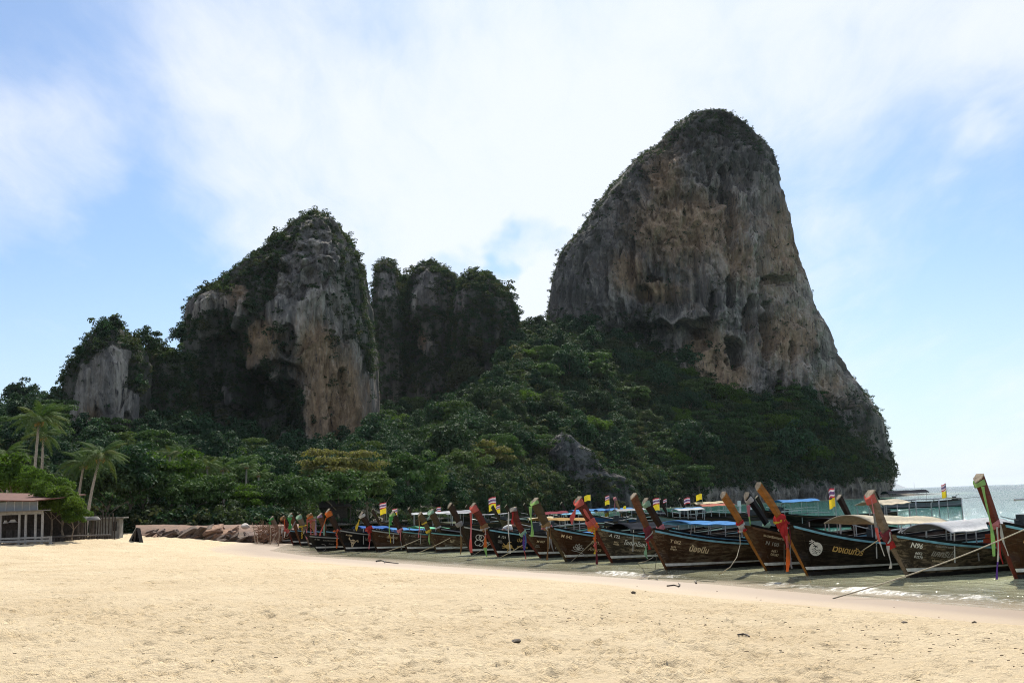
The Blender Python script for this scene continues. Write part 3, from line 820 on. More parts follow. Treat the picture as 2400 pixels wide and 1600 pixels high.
def scatter(name, P, S, label, cat, kinds=clump_col):
    me = bpy.data.meshes.new(name); me.vertices.add(len(P)); me.vertices.foreach_set('co', np.asarray(P, np.float32).ravel())
    fattr(me, 'size', S)
    o = obj(name, me); tag(o, label, cat, kind='stuff')
    ng = bpy.data.node_groups.new(name, 'GeometryNodeTree')
    ng.interface.new_socket('Geometry', in_out='INPUT', socket_type='NodeSocketGeometry'); ng.interface.new_socket('Geometry', in_out='OUTPUT', socket_type='NodeSocketGeometry')
    N = ng.nodes; L = ng.links
    gi, go = N.new('NodeGroupInput'), N.new('NodeGroupOutput')
    m2p = N.new('GeometryNodeMeshToPoints'); L.new(gi.outputs[0], m2p.inputs[0])
    ci = N.new('GeometryNodeCollectionInfo'); ci.inputs[0].default_value = kinds; ci.inputs[1].default_value = True; ci.inputs[2].default_value = True
    ip = N.new('GeometryNodeInstanceOnPoints'); L.new(m2p.outputs[0], ip.inputs['Points']); L.new(ci.outputs[0], ip.inputs['Instance']); ip.inputs['Pick Instance'].default_value = True
    rv = N.new('FunctionNodeRandomValue'); rv.data_type = 'FLOAT_VECTOR'; rv.inputs[0].default_value = (-0.3, -0.3, 0); rv.inputs[1].default_value = (0.3, 0.3, 6.283); L.new(rv.outputs[0], ip.inputs['Rotation'])
    ri = N.new('FunctionNodeRandomValue'); ri.data_type = 'INT'; ri.inputs[4].default_value = 0; ri.inputs[5].default_value = 6; L.new(ri.outputs[2], ip.inputs['Instance Index'])
    na = N.new('GeometryNodeInputNamedAttribute'); na.data_type = 'FLOAT'; na.inputs[0].default_value = 'size'; L.new(na.outputs[0], ip.inputs['Scale'])
    L.new(ip.outputs[0], go.inputs[0])
    o.modifiers.new('scatter', 'NODES').node_group = ng
    return o


P = np.vstack([p for p, s in SCAT]); S = np.concatenate([s for p, s in SCAT])
scatter('cliff_scrub', P, S, 'dark green shrubs clinging to the limestone cliffs', 'shrubs')


# --- undergrowth on the slopes
def slope_points(V, n, v0=0.12, v1=1.0, lift=0.0):
    nu, nv, _ = V.shape
    i = rng.uniform(0, nu - 1.001, n); j = rng.uniform(v0 * (nv - 1), v1 * (nv - 1) - 0.001, n)
    a, b = i.astype(int), j.astype(int); fa, fb = (i - a)[:, None], (j - b)[:, None]
    P = (V[a, b] * (1 - fa) * (1 - fb) + V[a + 1, b] * fa * (1 - fb) + V[a, b + 1] * (1 - fa) * fb + V[a + 1, b + 1] * fa * fb)
    return P + np.array([0, 0, lift])


FOOT = slope_points(BAY, 2600, 0.0, 0.14); FOOT = FOOT[project(FOOT)[0] < 1290 + 420 * rng.random(len(FOOT)) ** 2]; FOOT[:, 1] -= 0.8; FOOT[:, 2] += 0.4
P = np.vstack([FOOT, slope_points(BAY, 5200, 0.10), slope_points(WOOD, 2400, 0.08), slope_points(RIDGE, 700)])
S = rng.uniform(1.2, 2.6, len(P)) * np.clip(np.hypot(P[:, 0], P[:, 1]) / 260, 0.5, 1.1)
scatter('undergrowth', P, S, 'dark undergrowth filling the gaps between the hillside trees', 'undergrowth')

# --- scrub along the back of the beach
n = 1500
X = rng.uniform(-52, -6, n); Y = 88 + 20 * rng.random(n) ** 1.6 + np.clip(X + 22, 0, 30) * 2.6
P = np.stack([X, Y, np.full(n, 0.5)], -1); P = P[shore_s(X, Y) < -1.0]
P[:, 2] += rng.random(len(P)) * 1.2
scatter('beach_scrub', P, rng.uniform(0.7, 1.5, len(P)), 'dark low scrub under the trees at the back of the beach', 'shrubs')

# --- hillside trees, one by one
KINDS = []
for k in range(9):
    rx, rz = 3.0 + 0.25 * (k % 4), 2.3 + 0.3 * (k % 3)
    mat = (LEAF_DARK, LEAF_DARK, LEAF_MID, LEAF_DARK, LEAF_MID, LEAF_SCRUB, LEAF_BRIGHT, LEAF_YELLOW, LEAF_DARK)[k]
    KINDS.append((crown_mesh('crown', rx, rz, 46, 80, 0.42, mat, 300 + k, layered=k in (2, 4)), trunk_mesh('trunk', 3.2, 0.2, rx, rz, 40 + k), k))
DESC = {0: 'dark green', 1: 'dark green', 2: 'mid green', 3: 'dark green', 4: 'mid green', 5: 'dull olive', 6: 'fresh green', 7: 'yellowish', 8: 'dark green'}


def plant_tree(name, kind, p, s, label, group, cat='tree', hz=1.0):
    c, t, k = kind
    e = empty(name, p, random.uniform(0, 6.28)); e.scale = (s, s, s * hz)
    tag(e, label, cat, group)
    tr = obj('trunk', t, e); cr_ = obj('crown', c, e, (0, 0, 1.9))
    return e


def spread(P, rmin):
    keep = []
    for p in P:
        if all((p[0] - q[0]) ** 2 + (p[1] - q[1]) ** 2 + (p[2] - q[2]) ** 2 > rmin * rmin for q in keep): keep.append(p)
    return keep


pick = [0, 1, 3, 8, 0, 1, 2, 4, 0, 3, 8, 6, 2, 5, 1, 3, 8, 0, 4, 1]
bay_trees = spread(slope_points(BAY, 4000, 0.16, 0.97), 5.0)[:290]
for p in bay_trees:
    k = random.choice(pick); s = random.choice((random.uniform(0.6, 0.95), random.uniform(0.8, 1.35)))
    if random.random() < 0.09: s *= 1.55
    if p[2] < 9: s *= 0.7
    if project(p)[0] > 1580: k = random.choice((2, 4, 6, 2, 0, 3, 4, 6, 1, 5)); s *= 1.15  # lighter leaf kinds here stand in for skylight on the shaded slope
    if project(p)[0] > 1930: s = min(s, 0.75)
    x_, y_ = project(p)
    zone = 'left of the grey outcrop' if x_ < 1290 else 'above the grey outcrop' if x_ < 1470 else 'under the dark overhang' if x_ < 1660 else 'below the cave in the cliff' if x_ < 1860 else 'towards the seaward end of the cliff'
    how = 'low down near the water' if p[2] < 13 else 'half way up the slope' if p[2] < 30 else 'high on the slope'
    lab = f'{DESC[k]} tree {how} {zone}'
    plant_tree('hillside_tree', KINDS[k], (p[0], p[1], p[2] - 1.6 * s), s, lab, lab.replace(' tree ', ' trees ', 1), hz=random.uniform(0.8, 1.15))
wood_trees = spread([p for p in slope_points(WOOD, 2400, 0.10, 1.0) if p[0] > -p[1] * 0.52], 6.2)[:190]
for p in wood_trees:
    k = random.choice(pick[:15]); s = random.uniform(0.8, 1.35) * min(1.15, max(0.75, p[1] / 200))
    x_, y_ = project(p)
    zone = 'behind the tallest palms' if x_ < 140 else 'below the small left cliff' if x_ < 400 else 'below the dark wooded cliff wall' if x_ < 690 else 'below the tan rock face' if x_ < 890 else 'below the three spires'
    how = 'in the front of the woods' if p[2] < 5 else 'in the middle of the woods' if p[2] < 11 else 'at the top of the woods'
    lab = f'{DESC[k]} tree {how} {zone}'
    plant_tree('forest_tree', KINDS[k], (p[0], p[1], p[2] - 1.2 * s), s, lab, lab.replace(' tree ', ' trees ', 1))
for p in spread([p for p in slope_points(RIDGE, 500, 0.5, 1.0) if -p[1] * 0.52 < p[0] < -p[1] * 0.36], 6.0)[:26]:
    k = random.choice([0, 1, 3, 8]); s = random.uniform(0.9, 1.4)
    plant_tree('ridge_tree', KINDS[k], (p[0], p[1], p[2] - 1), s, 'dark tree on the low ridge behind the coconut palms', 'trees on the low ridge')
# trees that stand out against the sky
for (x, y, D, s, k, lab) in ((1228, 800, 338, 1.5, 0, 'thin dark tree against the sky, left one in the gap beside the tall cliff'), (1254, 792, 340, 1.5, 3, 'thin dark tree against the sky, right one in the gap beside the tall cliff'),
                             (428, 815, 246, 1.15, 1, 'lone tree leaning out from the left edge of the wooded cliff'), (441, 778, 250, 0.7, 3, 'small tree high on the left edge of the wooded cliff'),
                             (344, 826, 214, 0.9, 8, 'round dark tree on the shoulder of the small left cliff'), (262, 780, 206, 0.8, 0, 'bushy tree on top of the small left cliff'), (1905, 918, 366, 0.01, 0, '')):
    if not lab: continue
    p = at(x, y, D)
    plant_tree('skyline_tree', KINDS[k], (p[0], p[1], p[2] - 1.9 * s), s, lab, None)

# --- broad beach trees along the back of the beach
SHORE_KINDS = []
for k in range(6):
    rx, rz = 3.0, 2.0 + 0.2 * (k % 3)
    mat = (LEAF_MID, LEAF_MID, LEAF_BRIGHT, LEAF_MID, LEAF_YELLOW, LEAF_DARK)[k]
    SHORE_KINDS.append((crown_mesh('crown', rx, rz, 60, 75, 0.34, mat, 500 + k, cl=(0.2, 0.36), layered=k % 2 == 0), trunk_mesh('trunk', 2.6, 0.16, rx, rz, 70 + k, 7), k))
beach = [  # pixel x, pixel y of the crown's middle, distance, scale, kind, words
    (340, 1145, 92, 1.02, 3, 'broad yellow-green beach tree nearest the rocks, left of the row'), (400, 1130, 95, 1.05, 2, 'tall bright green beach tree behind the rock bank'),
    (452, 1165, 92, 0.82, 3, 'wide beach tree over the left end of the rock bank'), (520, 1160, 94, 0.85, 0, 'wide grey-green beach tree behind the middle of the rock bank'),
    (575, 1180, 93, 0.62, 2, 'low bright green tree at the right of the rock bank'), (640, 1165, 96, 0.8, 1, 'round green beach tree behind the left bundle of prows'),
    (700, 1160, 98, 0.9, 3, 'broad green beach tree above the scarf-tied prows'), (770, 1105, 118, 1.0, 4, 'pale yellowish flowering tree above the blue boat covers'),
    (830, 1110, 122, 1.05, 4, 'second pale yellowish tree, right of the flowering one'), (790, 1150, 112, 1.1, 1, 'dark green tree below the yellowish trees'),
    (860, 1150, 118, 1.05, 0, 'leafy tree beside the dark hut'), (960, 1105, 138, 1.35, 1, 'tall rounded tree standing alone over the green canopy'),
    (985, 1140, 142, 1.25, 0, 'green tree at the right foot of the tall rounded tree'), (1085, 1090, 172, 1.35, 1, 'rounded tree above the red-scarfed prow'),
    (1150, 1075, 190, 1.3, 4, 'pale rounded tree left of the grey outcrop'), (1100, 1150, 176, 1.2, 5, 'dark tree at the water edge behind the orange-scarfed prow'),
    (1180, 1130, 196, 1.3, 5, 'dark tree at the water edge left of the grey outcrop'), (900, 1170, 122, 0.9, 5, 'dark tree above the grey sea wall'),
    (300, 1120, 90, 1.0, 5, 'dark tree behind the leaning palms'), (250, 1150, 88, 1.0, 5, 'dark tree between leaning palms and timber wall'), (560, 1115, 112, 1.0, 0, 'grey-green tree below the small palms'),
    (470, 1110, 108, 1.0, 1, 'green tree below the single tall palm'), (300, 1090, 118, 1.1, 3, 'olive tree behind the leaning palms, higher up the bank'), (620, 1120, 118, 1.0, 5, 'dark tree right of the small palms'),
    (1390, 1120, 226, 0.9, 4, 'pale shrub tree growing on the grey outcrop'), (1530, 1060, 246, 1.9, 6, '')]
for (x, y, D, s, k, lab) in beach:
    if not lab: continue
    p = at(x, y, D)
    zc = p[2] - 1.9 * s - 1.6 * s
    hz = 1.0
    gz = 0.8
    if D < 150 and zc > gz:            # taller stem so that it stands on the ground
        c, t, kk = SHORE_KINDS[k]
        e = empty('beach_tree', (p[0], p[1], gz), random.uniform(0, 6.28)); e.scale = (s, s, s); tag(e, lab, 'tree')
        hgt = (p[2] - 1.6 * s - gz) / s
        obj('trunk', trunk_mesh('trunk', max(hgt, 1.2) + 0.6, 0.14, 2.2, 1.6, 900 + x, 6), e); obj('crown', c, e, (0, 0, max(hgt, 0.4)))
    else:
        plant_tree('beach_tree', SHORE_KINDS[k], (p[0], p[1], zc), s, lab, None)
for i, (x, y, s_, k) in enumerate(((1520, 1060, 1.25, 6), (1560, 1052, 1.2, 4), (1585, 1085, 1.15, 6), (1540, 1095, 1.2, 2), (1610, 1115, 1.2, 4), (1500, 1085, 1.0, 7), (1640, 1130, 1.0, 2))):
    p = at(x, y, 262 - (y - 1052) * .18)
    plant_tree('hillside_tree', KINDS[k], (p[0], p[1], p[2] - 3.4 * s_), s_, DESC[k] + ' tree in the sunlit clump right of the grey outcrop', DESC[k] + ' trees of the sunlit clump')

# bright tree behind the restaurant
near = [crown_mesh('crown', 2.2, 1.7, 70, 110, 0.2, LEAF_BRIGHT, 700 + k, cl=(0.16, 0.3)) for k in range(2)]
for (x, y, D, s, k, lab) in ((40, 1130, 70, 1.05, 0, 'bright green leafy tree rising behind the restaurant roof'), (100, 1150, 68, 0.75, 1, 'bright green tree bending round the end of the restaurant roof'),
                             (150, 1188, 62.5, 0.66, 0, 'bright green bush hanging over the timber wall'), (118, 1172, 63, 0.6, 1, 'bright green bush at the end of the restaurant roof'), (172, 1212, 62.3, 0.42, 1, 'small bright bush low over the timber wall'), (-60, 1120, 72, 1.1, 1, 'bright green tree at the far end behind the restaurant')):
    p = at(x, y, D)
    e = empty('leafy_tree', (p[0], p[1], 0.9), 0.7 * k); e.scale = (s, s, s); tag(e, lab, 'tree')
    hgt = (p[2] - 1.3 * s - 0.9) / s
    obj('trunk', trunk_mesh('trunk', max(hgt, 0.8) + 0.9, 0.12, 1.8, 1.4, 60 + x, 6), e); obj('crown', near[k], e, (0, 0, max(hgt, 0.1)))

# ---------------------------------------------------------------- coconut palms
def frond_mesh(L, droop, seed, n=20):
    g = random.Random(seed); V = []; F = []
    def pt(f): return Vector((L * (f - 0.12 * droop * f * f), 0, L * (0.42 * f - (0.42 + 0.55 * droop) * f * f)))
    lv = []
    for k in range(n):                       # rachis
        f0, f1 = k / n, (k + 1) / n; a, b = pt(f0), pt(f1); w = 0.035 * (1 - f0 * 0.8)
        o = len(V); V += [a + Vector((0, w, 0)), a - Vector((0, w, 0)), b - Vector((0, w, 0)), b + Vector((0, w, 0))]; F.append((o, o + 1, o + 2, o + 3)); lv += [0.6] * 4
    for k in range(3, n):
        f = k / n; a = pt(f); tdir = (pt(min(1, f + .02)) - pt(f - .02)).normalized()
        ll = L * 0.27 * math.sin(math.pi * min(1, 0.12 + f * 0.86)) ** 0.7 * g.uniform(.85, 1.1)
        for sd in (-1, 1):
            d = (tdir * 0.62 + Vector((0, sd, 0)) * 0.75 + Vector((0, 0, -0.35 - 0.25 * g.random()))).normalized()
            w = tdir * 0.085 * L / 3
            mid = a + d * ll * .55; tip = a + d * ll + Vector((0, 0, -0.22 * ll))
            o = len(V); V += [a - w * .5, a + w * .5, mid + w * .5, mid - w * .5, tip]; q = g.random()
            F += [(o, o + 1, o + 2, o + 3), (o + 3, o + 2, o + 4)]; lv += [q] * 5
    me = bpy.data.meshes.new('frond'); me.from_pydata([tuple(v) for v in V], [], F); me.materials.append(LEAF_PALM); me.update(); fattr(me, 'leaf', lv)
    return me


FRONDS = [frond_mesh(3.0, d, 20 + i) for i, d in enumerate((0.35, 0.7, 1.0, 1.3))]
NUT = simple('coconut', (0.30, 0.19, 0.06), 0.6)


def palm(base, top, s, n, label, group=None, seed=0, r=0.15):
    g = random.Random(seed)
    e = empty('coconut_palm', base); tag(e, label, 'palm tree', group)
    b, t = Vector((0, 0, -0.3)), Vector(top) - Vector(base)
    ctrl = Vector((t.x * 0.15, t.y * 0.3, t.z * 0.55))
    pts = [b * (1 - f) ** 2 + ctrl * 2 * f * (1 - f) + t * f * f for f in np.linspace(0, 1, 10)]
    MB().tube(pts, r * 1.25, 8, r * 0.7).build('trunk', BARK_PALE, e, True)
    for k in range(n):
        f = k / n; el = g.uniform(-0.55, 0.15) + 1.15 * (1 - f) ** 1.2
        o = obj('frond', FRONDS[min(3, int((1 - el) * 1.9 + g.random() * 0.8)) if el < 1 else 0], e, t)
        o.rotation_euler = (g.uniform(-.2, .2), -el * 0.75, k * 2.39996 + g.uniform(-.2, .2)); o.scale = (s * .62, s * .62, s * .62)
    mb = MB()
    for k in range(5):
        a = k * 1.25; c = t + Vector((math.cos(a) * .22, math.sin(a) * .22, -.22 - .08 * (k % 2))) * s
        mb.tube([c + Vector((0, 0, .13 * s)), c + Vector((0, 0, .05 * s)), c - Vector((0, 0, .09 * s))], 0.1 * s, 6, 0.06 * s)
    mb.build('coconut_bunch', NUT, e, True)


for i, (bx, by, tx, ty, D, s, n, lab) in enumerate((
        (72, 1230, 92, 985, 80, 1.2, 26, 'tallest coconut palm, its crown above the far ridge'), (92, 1230, 102, 1022, 82, 0.9, 18, 'shorter coconut palm close behind the tallest one'),
        (176, 1222, 197, 1086, 84, 1.15, 22, 'coconut palm left of the leaning pair'), (200, 1226, 236, 1070, 82, 1.2, 24, 'coconut palm leaning right over the timber wall'),
        (424, 1222, 424, 1062, 98, 0.85, 20, 'slim coconut palm alone in front of the wooded cliff'), (395, 1225, 398, 1062, 104, 0.8, 18, 'small coconut palm left of the slim one'),
        (484, 1222, 486, 1092, 100, 0.8, 18, 'left coconut palm of the low group behind the rocks'), (524, 1222, 522, 1098, 102, 0.8, 18, 'second coconut palm of the low group behind the rocks'),
        (575, 1222, 578, 1092, 104, 0.78, 18, 'third coconut palm of the low group behind the rocks'), (606, 1222, 606, 1112, 102, 0.7, 16, 'right coconut palm of the low group behind the rocks'),
        (460, 1225, 458, 1122, 100, 0.65, 14, 'low young coconut palm before the group'), (722, 1215, 722, 1112, 116, 0.7, 16, 'coconut palm left of the yellowish flowering tree'),
        (20, 1230, 12, 1065, 88, 1.1, 20, 'coconut palm at the edge behind the restaurant trees'), (345, 1225, 350, 1075, 108, 0.75, 16, 'coconut palm half hidden behind the olive trees'))):
    T = at(tx, ty, D); B = at(bx, by, D - 0.5); B[2] = 0.7
    palm(tuple(B), tuple(T), s, int(n * 1.25), lab, None, 30 + i, 0.11)
# ================================================================ long-tail boats
def wood(name, col, rough=0.5, worn=0.0, var=0.4, spec=0.12):
    if name in _simple: return _simple[name]
    m, t = mat_new(name)
    co = t.add('ShaderNodeTexCoord').outputs['Object']
    g = t.noise(t.mapping(co, (0.9, 9, 9)), 1.6, 7, 0.68, 0.5); big = t.noise(co, 1.3, 5, 0.6); scr = t.noise(t.mapping(co, (1.2, 3, 7)), 2.2, 7, 0.72, 0.4)
    c = t.ramp(g, [(0.32, [x * (1 - var) for x in col]), (0.68, [x * (1 + var) for x in col])])
    c = t.mix(t.math('MULTIPLY', t.step(big, 0.5, 0.72), 0.35), c, [x * 0.45 for x in col])
    if worn:
        w = t.math('MULTIPLY', t.step(t.math('MULTIPLY_ADD', big, 0.6, scr), 0.76, 0.95), worn)
        c = t.mix(w, c, (0.21, 0.16, 0.105))
        c = t.mix(t.math('MULTIPLY', t.step(scr, 0.42, 0.34), worn * 0.8), c, (0.010, 0.008, 0.006))
    bump = t.add('ShaderNodeBump', {'Height': g, 'Strength': 0.35, 'Distance': 0.012}).outputs[0]
    mat_out(t, t.add('ShaderNodeBsdfPrincipled', {'Base Color': c, 'Roughness': rough, 'Specular IOR Level': spec, 'Normal': bump}).outputs[0])
    _simple[name] = m
    return m


HULLS = {'dark': wood('dark_hull', (0.010, 0.006, 0.004), 0.34, 0.12), 'brown': wood('brown_hull', (0.042, 0.017, 0.007), 0.34, 0.2), 'worn': wood('worn_hull', (0.036, 0.027, 0.018), 0.7, 0.8),
         'rub': wood('rubbed_hull', (0.040, 0.019, 0.009), 0.45, 0.5), 'black': wood('black_hull', (0.007, 0.0065, 0.0065), 0.4), 'blue': simple('blue_hull', (0.03, 0.06, 0.16), 0.5), 'grey': simple('grey_hull', (0.2, 0.2, 0.2), 0.6)}
PROWS = {'gold': wood('golden_prow', (0.26, 0.105, 0.024), 0.42), 'brown': wood('brown_prow', (0.115, 0.048, 0.022), 0.5), 'dark': wood('dark_prow', (0.030, 0.017, 0.011), 0.5), 'black': simple('black_prow', (0.008, 0.008, 0.009), 0.5, spec=.2),
         'grey': wood('weathered_prow', (0.16, 0.115, 0.08), 0.75, 0.4), 'red': wood('reddish_prow', (0.10, 0.022, 0.014), 0.5), 'tan': wood('tan_prow', (0.30, 0.155, 0.075), 0.6), 'olive': wood('olive_prow', (0.075, 0.052, 0.026), 0.6)}
END = wood('end_grain', (0.33, 0.27, 0.19), 0.85)
WHITE_PAINT = simple('white_paint', (0.70, 0.68, 0.64), 0.6, var=0.2)
BLACK_PAINT = simple('black_paint', (0.008, 0.008, 0.009), 0.8, spec=0.1)
BOTTOM = simple('bottom_paint', (0.016, 0.012, 0.011), 0.6)
RAILS = {'blue': simple('blue_rail', (0.13, 0.32, 0.45), 0.5, var=0.3), 'grey': simple('grey_rail', (0.28, 0.30, 0.31), 0.6), 'teal': simple('teal_rail', (0.10, 0.26, 0.30), 0.5), 'wood': wood('rail_wood', (0.09, 0.05, 0.03), 0.6)}
INSIDE = wood('boat_inside', (0.10, 0.065, 0.04), 0.7)
STEEL = simple('steel_tube', (0.38, 0.38, 0.37), 0.4, 0.6)
ENGINE = simple('engine_iron', (0.04, 0.045, 0.045), 0.55, 0.3, var=0.5, scale=20)
INKS = {'white': simple('white_lettering', (0.62, 0.60, 0.55), 0.6), 'gold': simple('gold_lettering', (0.52, 0.33, 0.10), 0.5), 'cream': simple('cream_lettering', (0.58, 0.45, 0.28), 0.6), 'faint': simple('faded_lettering', (0.26, 0.24, 0.21), 0.7), 'red': simple('red_lettering', (0.30, 0.06, 0.03), 0.6)}
CLOTH = {k: two_sided('cloth_' + k, tuple(x * .82 + .02 for x in c)) for k, c in dict(red=(0.55, 0.03, 0.03), coral=(0.72, 0.16, 0.13), orange=(0.80, 0.20, 0.03), pink=(0.70, 0.25, 0.27), green=(0.10, 0.42, 0.10), lime=(0.36, 0.60, 0.20), mint=(0.35, 0.55, 0.38),
         yellow=(0.78, 0.55, 0.05), white=(0.70, 0.67, 0.62), maroon=(0.22, 0.035, 0.05), purple=(0.16, 0.06, 0.35), blue=(0.12, 0.25, 0.60), lilac=(0.45, 0.30, 0.42), tan=(0.36, 0.22, 0.09), grey=(0.33, 0.31, 0.29), brown=(0.28, 0.15, 0.06)).items()}
ROOFS = {k: two_sided('roof_' + k, c, t) for k, (c, t) in dict(beige=((0.58, 0.52, 0.40), .25), white=((0.48, 0.49, 0.50), .15), blue=((0.10, 0.24, 0.48), .15), sky=((0.20, 0.40, 0.54), .2), dark=((0.03, 0.032, 0.038), .02), green=((0.16, 0.50, 0.27), .25), grey=((0.36, 0.36, 0.37), .15),
         maroon=((0.20, 0.06, 0.07), .1), cream=((0.60, 0.53, 0.36), .2), thatch=((0.33, 0.21, 0.09), .05), tarp=((0.06, 0.13, 0.34), .05), mint=((0.22, 0.56, 0.36), .25), rose=((0.40, 0.16, 0.12), .1), orange=((0.62, 0.25, 0.10), .15)).items()}
THAI = [two_sided('flag_red', (0.48, 0.06, 0.08)), two_sided('flag_white', (0.66, 0.60, 0.60)), two_sided('flag_blue', (0.16, 0.09, 0.20))]
YELLOW_FLAG = two_sided('flag_yellow', (0.78, 0.58, 0.04), 0.3)
AFT = Vector((0.863, 0.506, 0)).normalized()


class Boat:
    """local axes: x aft from the stem at the waterline, port side at -y, z up from the water"""
    def __init__(s, name, foot, neck, tip, label, cat='boat', group=None, L=9.5, ang=30.4, B=0.92, hull='dark', prow='brown', rail='blue', low=0.60, planks=0, bold=1.0, stripe=True, D=None, pw=1.0):
        F = on_z(foot[0], foot[1], 0.0) if D is None else np.append(at(foot[0], foot[1], D)[:2], 0.0)
        s.F = F; s.a = R(ang); s.h = np.array([math.cos(s.a), math.sin(s.a), 0]); s.L, s.B, s.low = L, B, low
        s.root = empty(name, tuple(F), s.a); tag(s.root, label, cat, group)
        n = s.hit(*neck); t = s.hit(*tip)
        s.xn, s.zn = n; s.xt, s.zt = t
        s.rk = -s.xn / s.zn
        s.parts(hull, prow, rail, planks, stripe, pw)

    def hit(s, px, py, y=0.0):
        """photo pixel -> (x, z) on the boat's upright plane at sideways offset y"""
        d = ray(px, py); n = np.array([-s.h[1], s.h[0], 0]); o = s.F + n * y
        k = ((o - np.array([0, 0, EYE])) @ n) / (d @ n); P = np.array([0, 0, EYE]) + d * k
        return float((P - o) @ s.h), float(P[2])

    def sheer(s, x): a = np.maximum(np.asarray(x, float) - s.xn, 0); return s.low + (s.zn - s.low) * np.exp(-a / 2.5) + 0.28 * (np.clip(x, 0, s.L) / s.L) ** 3
    def keel(s, x): return -0.34 + 0.10 * np.exp(-np.clip(x, 0, 99) / 0.8) + 0.25 * np.clip((np.asarray(x) / s.L - 0.6) / 0.4, 0, 1) ** 2
    def x0(s, z): return -s.rk * np.asarray(z, float)

    def half(s, x, z):
        """half beam at station x, height z"""
        f = s.x0(z); t = np.clip((x - f) / (s.L - f), 0, 1)
        k = s.keel(x); v = np.clip((z - k) / (s.sheer(x) - k), 0, 1.02)
        beam = s.B * np.clip(np.sin(math.pi * np.clip(t, 0, 1) ** 0.62 * 0.96), 0, 1) ** 0.8
        beam = np.where(t > 0.5, np.maximum(beam, s.B * (0.62 + 0.38 * np.cos((t - 0.5) * math.pi))), beam)
        p = 0.85 - 0.45 * np.clip(t / 0.4, 0, 1)
        return 0.055 + beam * v ** p

    def side(s, x, z, off=0.0, sgn=-1): return np.stack([x, sgn * (s.half(x, z) + off), z], -1)

    def strip(s, zlo, zhi, off, x1=None, n=60, sgn=-1, start=0.0, thick=0.012):
        """a band on the hull between two height curves"""
        x1 = s.L if x1 is None else x1; V = []; F = []
        for i in range(n):
            f = (i / (n - 1)) ** 1.4
            row = []
            for zf in (zlo, zhi):
                z = 0.0
                x = start + (x1 - start) * f
                z = float(zf(x)); xx = s.x0(z) + start + (x1 - s.x0(z) - start) * f; z = float(zf(xx))
                row.append(s.side(np.array(xx), np.array(z), off, sgn)); row.append(s.side(np.array(xx), np.array(z), off - thick, sgn))
            V += row
        for i in range(n - 1):
            a, b = i * 4, i * 4 + 4
            for p, q in ((0, 2), (3, 1), (2, 3), (1, 0)): F.append((a + p, b + p, b + q, a + q))
        F += [(0, 2, 3, 1), ((n - 1) * 4, (n - 1) * 4 + 1, (n - 1) * 4 + 3, (n - 1) * 4 + 2)]
        return V, F

    def parts(s, hull, prow, rail, planks, stripe, pw):
        root = s.root; hm = HULLS[hull]
        # hull shell
        nx, nz = 40, 9; V = []
        for sgn in (-1, 1):
            for i in range(nx):
                f = (i / (nx - 1)) ** 1.35
                for j in range(nz):
                    v = j / (nz - 1); x = f * s.L
                    for _ in range(3):
                        k = s.keel(x); z = k + v * (s.sheer(x) - k); x = float(s.x0(z) + f * (s.L - s.x0(z)))
                    V.append(s.side(np.array(x), np.array(float(z)), 0, sgn))
        F = grid_faces(nx, nz); Fall = [tuple(q) for q in F] + [tuple(q[::-1] + nx * nz) for q in F]
        Fall += [((nx - 1) * nz + j, (nx - 1) * nz + j + 1, nx * nz + (nx - 1) * nz + j + 1, nx * nz + (nx - 1) * nz + j) for j in range(nz - 1)]      # transom
        jj = 4
        Fall += [(i * nz + jj, (i + 1) * nz + jj, nx * nz + (i + 1) * nz + jj, nx * nz + i * nz + jj) for i in range(nx - 1)]                    # floor boards
        hb = MB(); hb.add(V, Fall); s.hull = hb.build('hull', hm, root, True)
        if planks:
            for p in range(planks):
                a, b = p / planks, (p + 1) / planks
                zl = lambda x, a=a: 0.10 + a * (float(s.sheer(x)) - 0.22); zh = lambda x, b=b: 0.095 + b * (float(s.sheer(x)) - 0.22)
                V, F2 = s.strip(zl, zh, 0.016 + 0.007 * (p % 2) + 0.003 * p, n=34, thick=0.03, start=0.16)
                MB().add(V, F2).build('plank', hm, s.hull)
        V, F2 = s.strip(lambda x: -0.28, lambda x: 0.10, 0.030, n=30); MB().add(V, F2).build('bottom', BOTTOM, root)
        if stripe:
            V, F2 = s.strip(lambda x: 0.17 - 0.02 * min(x, 3) / 3, lambda x: 0.26 - 0.065 * min(max(x, 0), 3.2) / 3.2, 0.042, n=34); MB().add(V, F2).build('waterline_stripe', WHITE_PAINT, root)
        for sgn in (-1, 1):
            V, F2 = s.strip(lambda x: float(s.sheer(x)) - 0.075, lambda x: float(s.sheer(x)) - 0.02, 0.045, sgn=sgn, n=34, thick=0.04); MB().add(V, F2).build('rail', RAILS[rail], root)
            V, F2 = s.strip(lambda x: float(s.sheer(x)) - 0.012, lambda x: float(s.sheer(x)) + 0.045, 0.035, sgn=sgn, n=34, thick=0.09); MB().add(V, F2).build('gunwale', BLACK_PAINT, root)
        # stem and prow: one heavy timber
        s.prow_sections(pw)
        n = len(s.sec); V = []
        for (c, tg, wy, tx) in s.sec:
            nr = Vector((-tg.z, 0, tg.x))           # forward normal
            if nr.x > 0: nr = -nr
            V += [c + nr * tx * 0.5, c + nr * tx * 0.08 + Vector((0, -wy, 0)), c - nr * tx * 0.5 + Vector((0, -wy * 0.95, 0)), c - nr * tx * 0.5 + Vector((0, wy * 0.95, 0)), c + nr * tx * 0.08 + Vector((0, wy, 0))]
        # slanted top: front corner lower
        tg = s.sec[-1][1]
        for k, dz in enumerate((-0.085, -0.03, 0.015, 0.015, -0.03)): V[(n - 1) * 5 + k] = V[(n - 1) * 5 + k] + tg * dz * pw
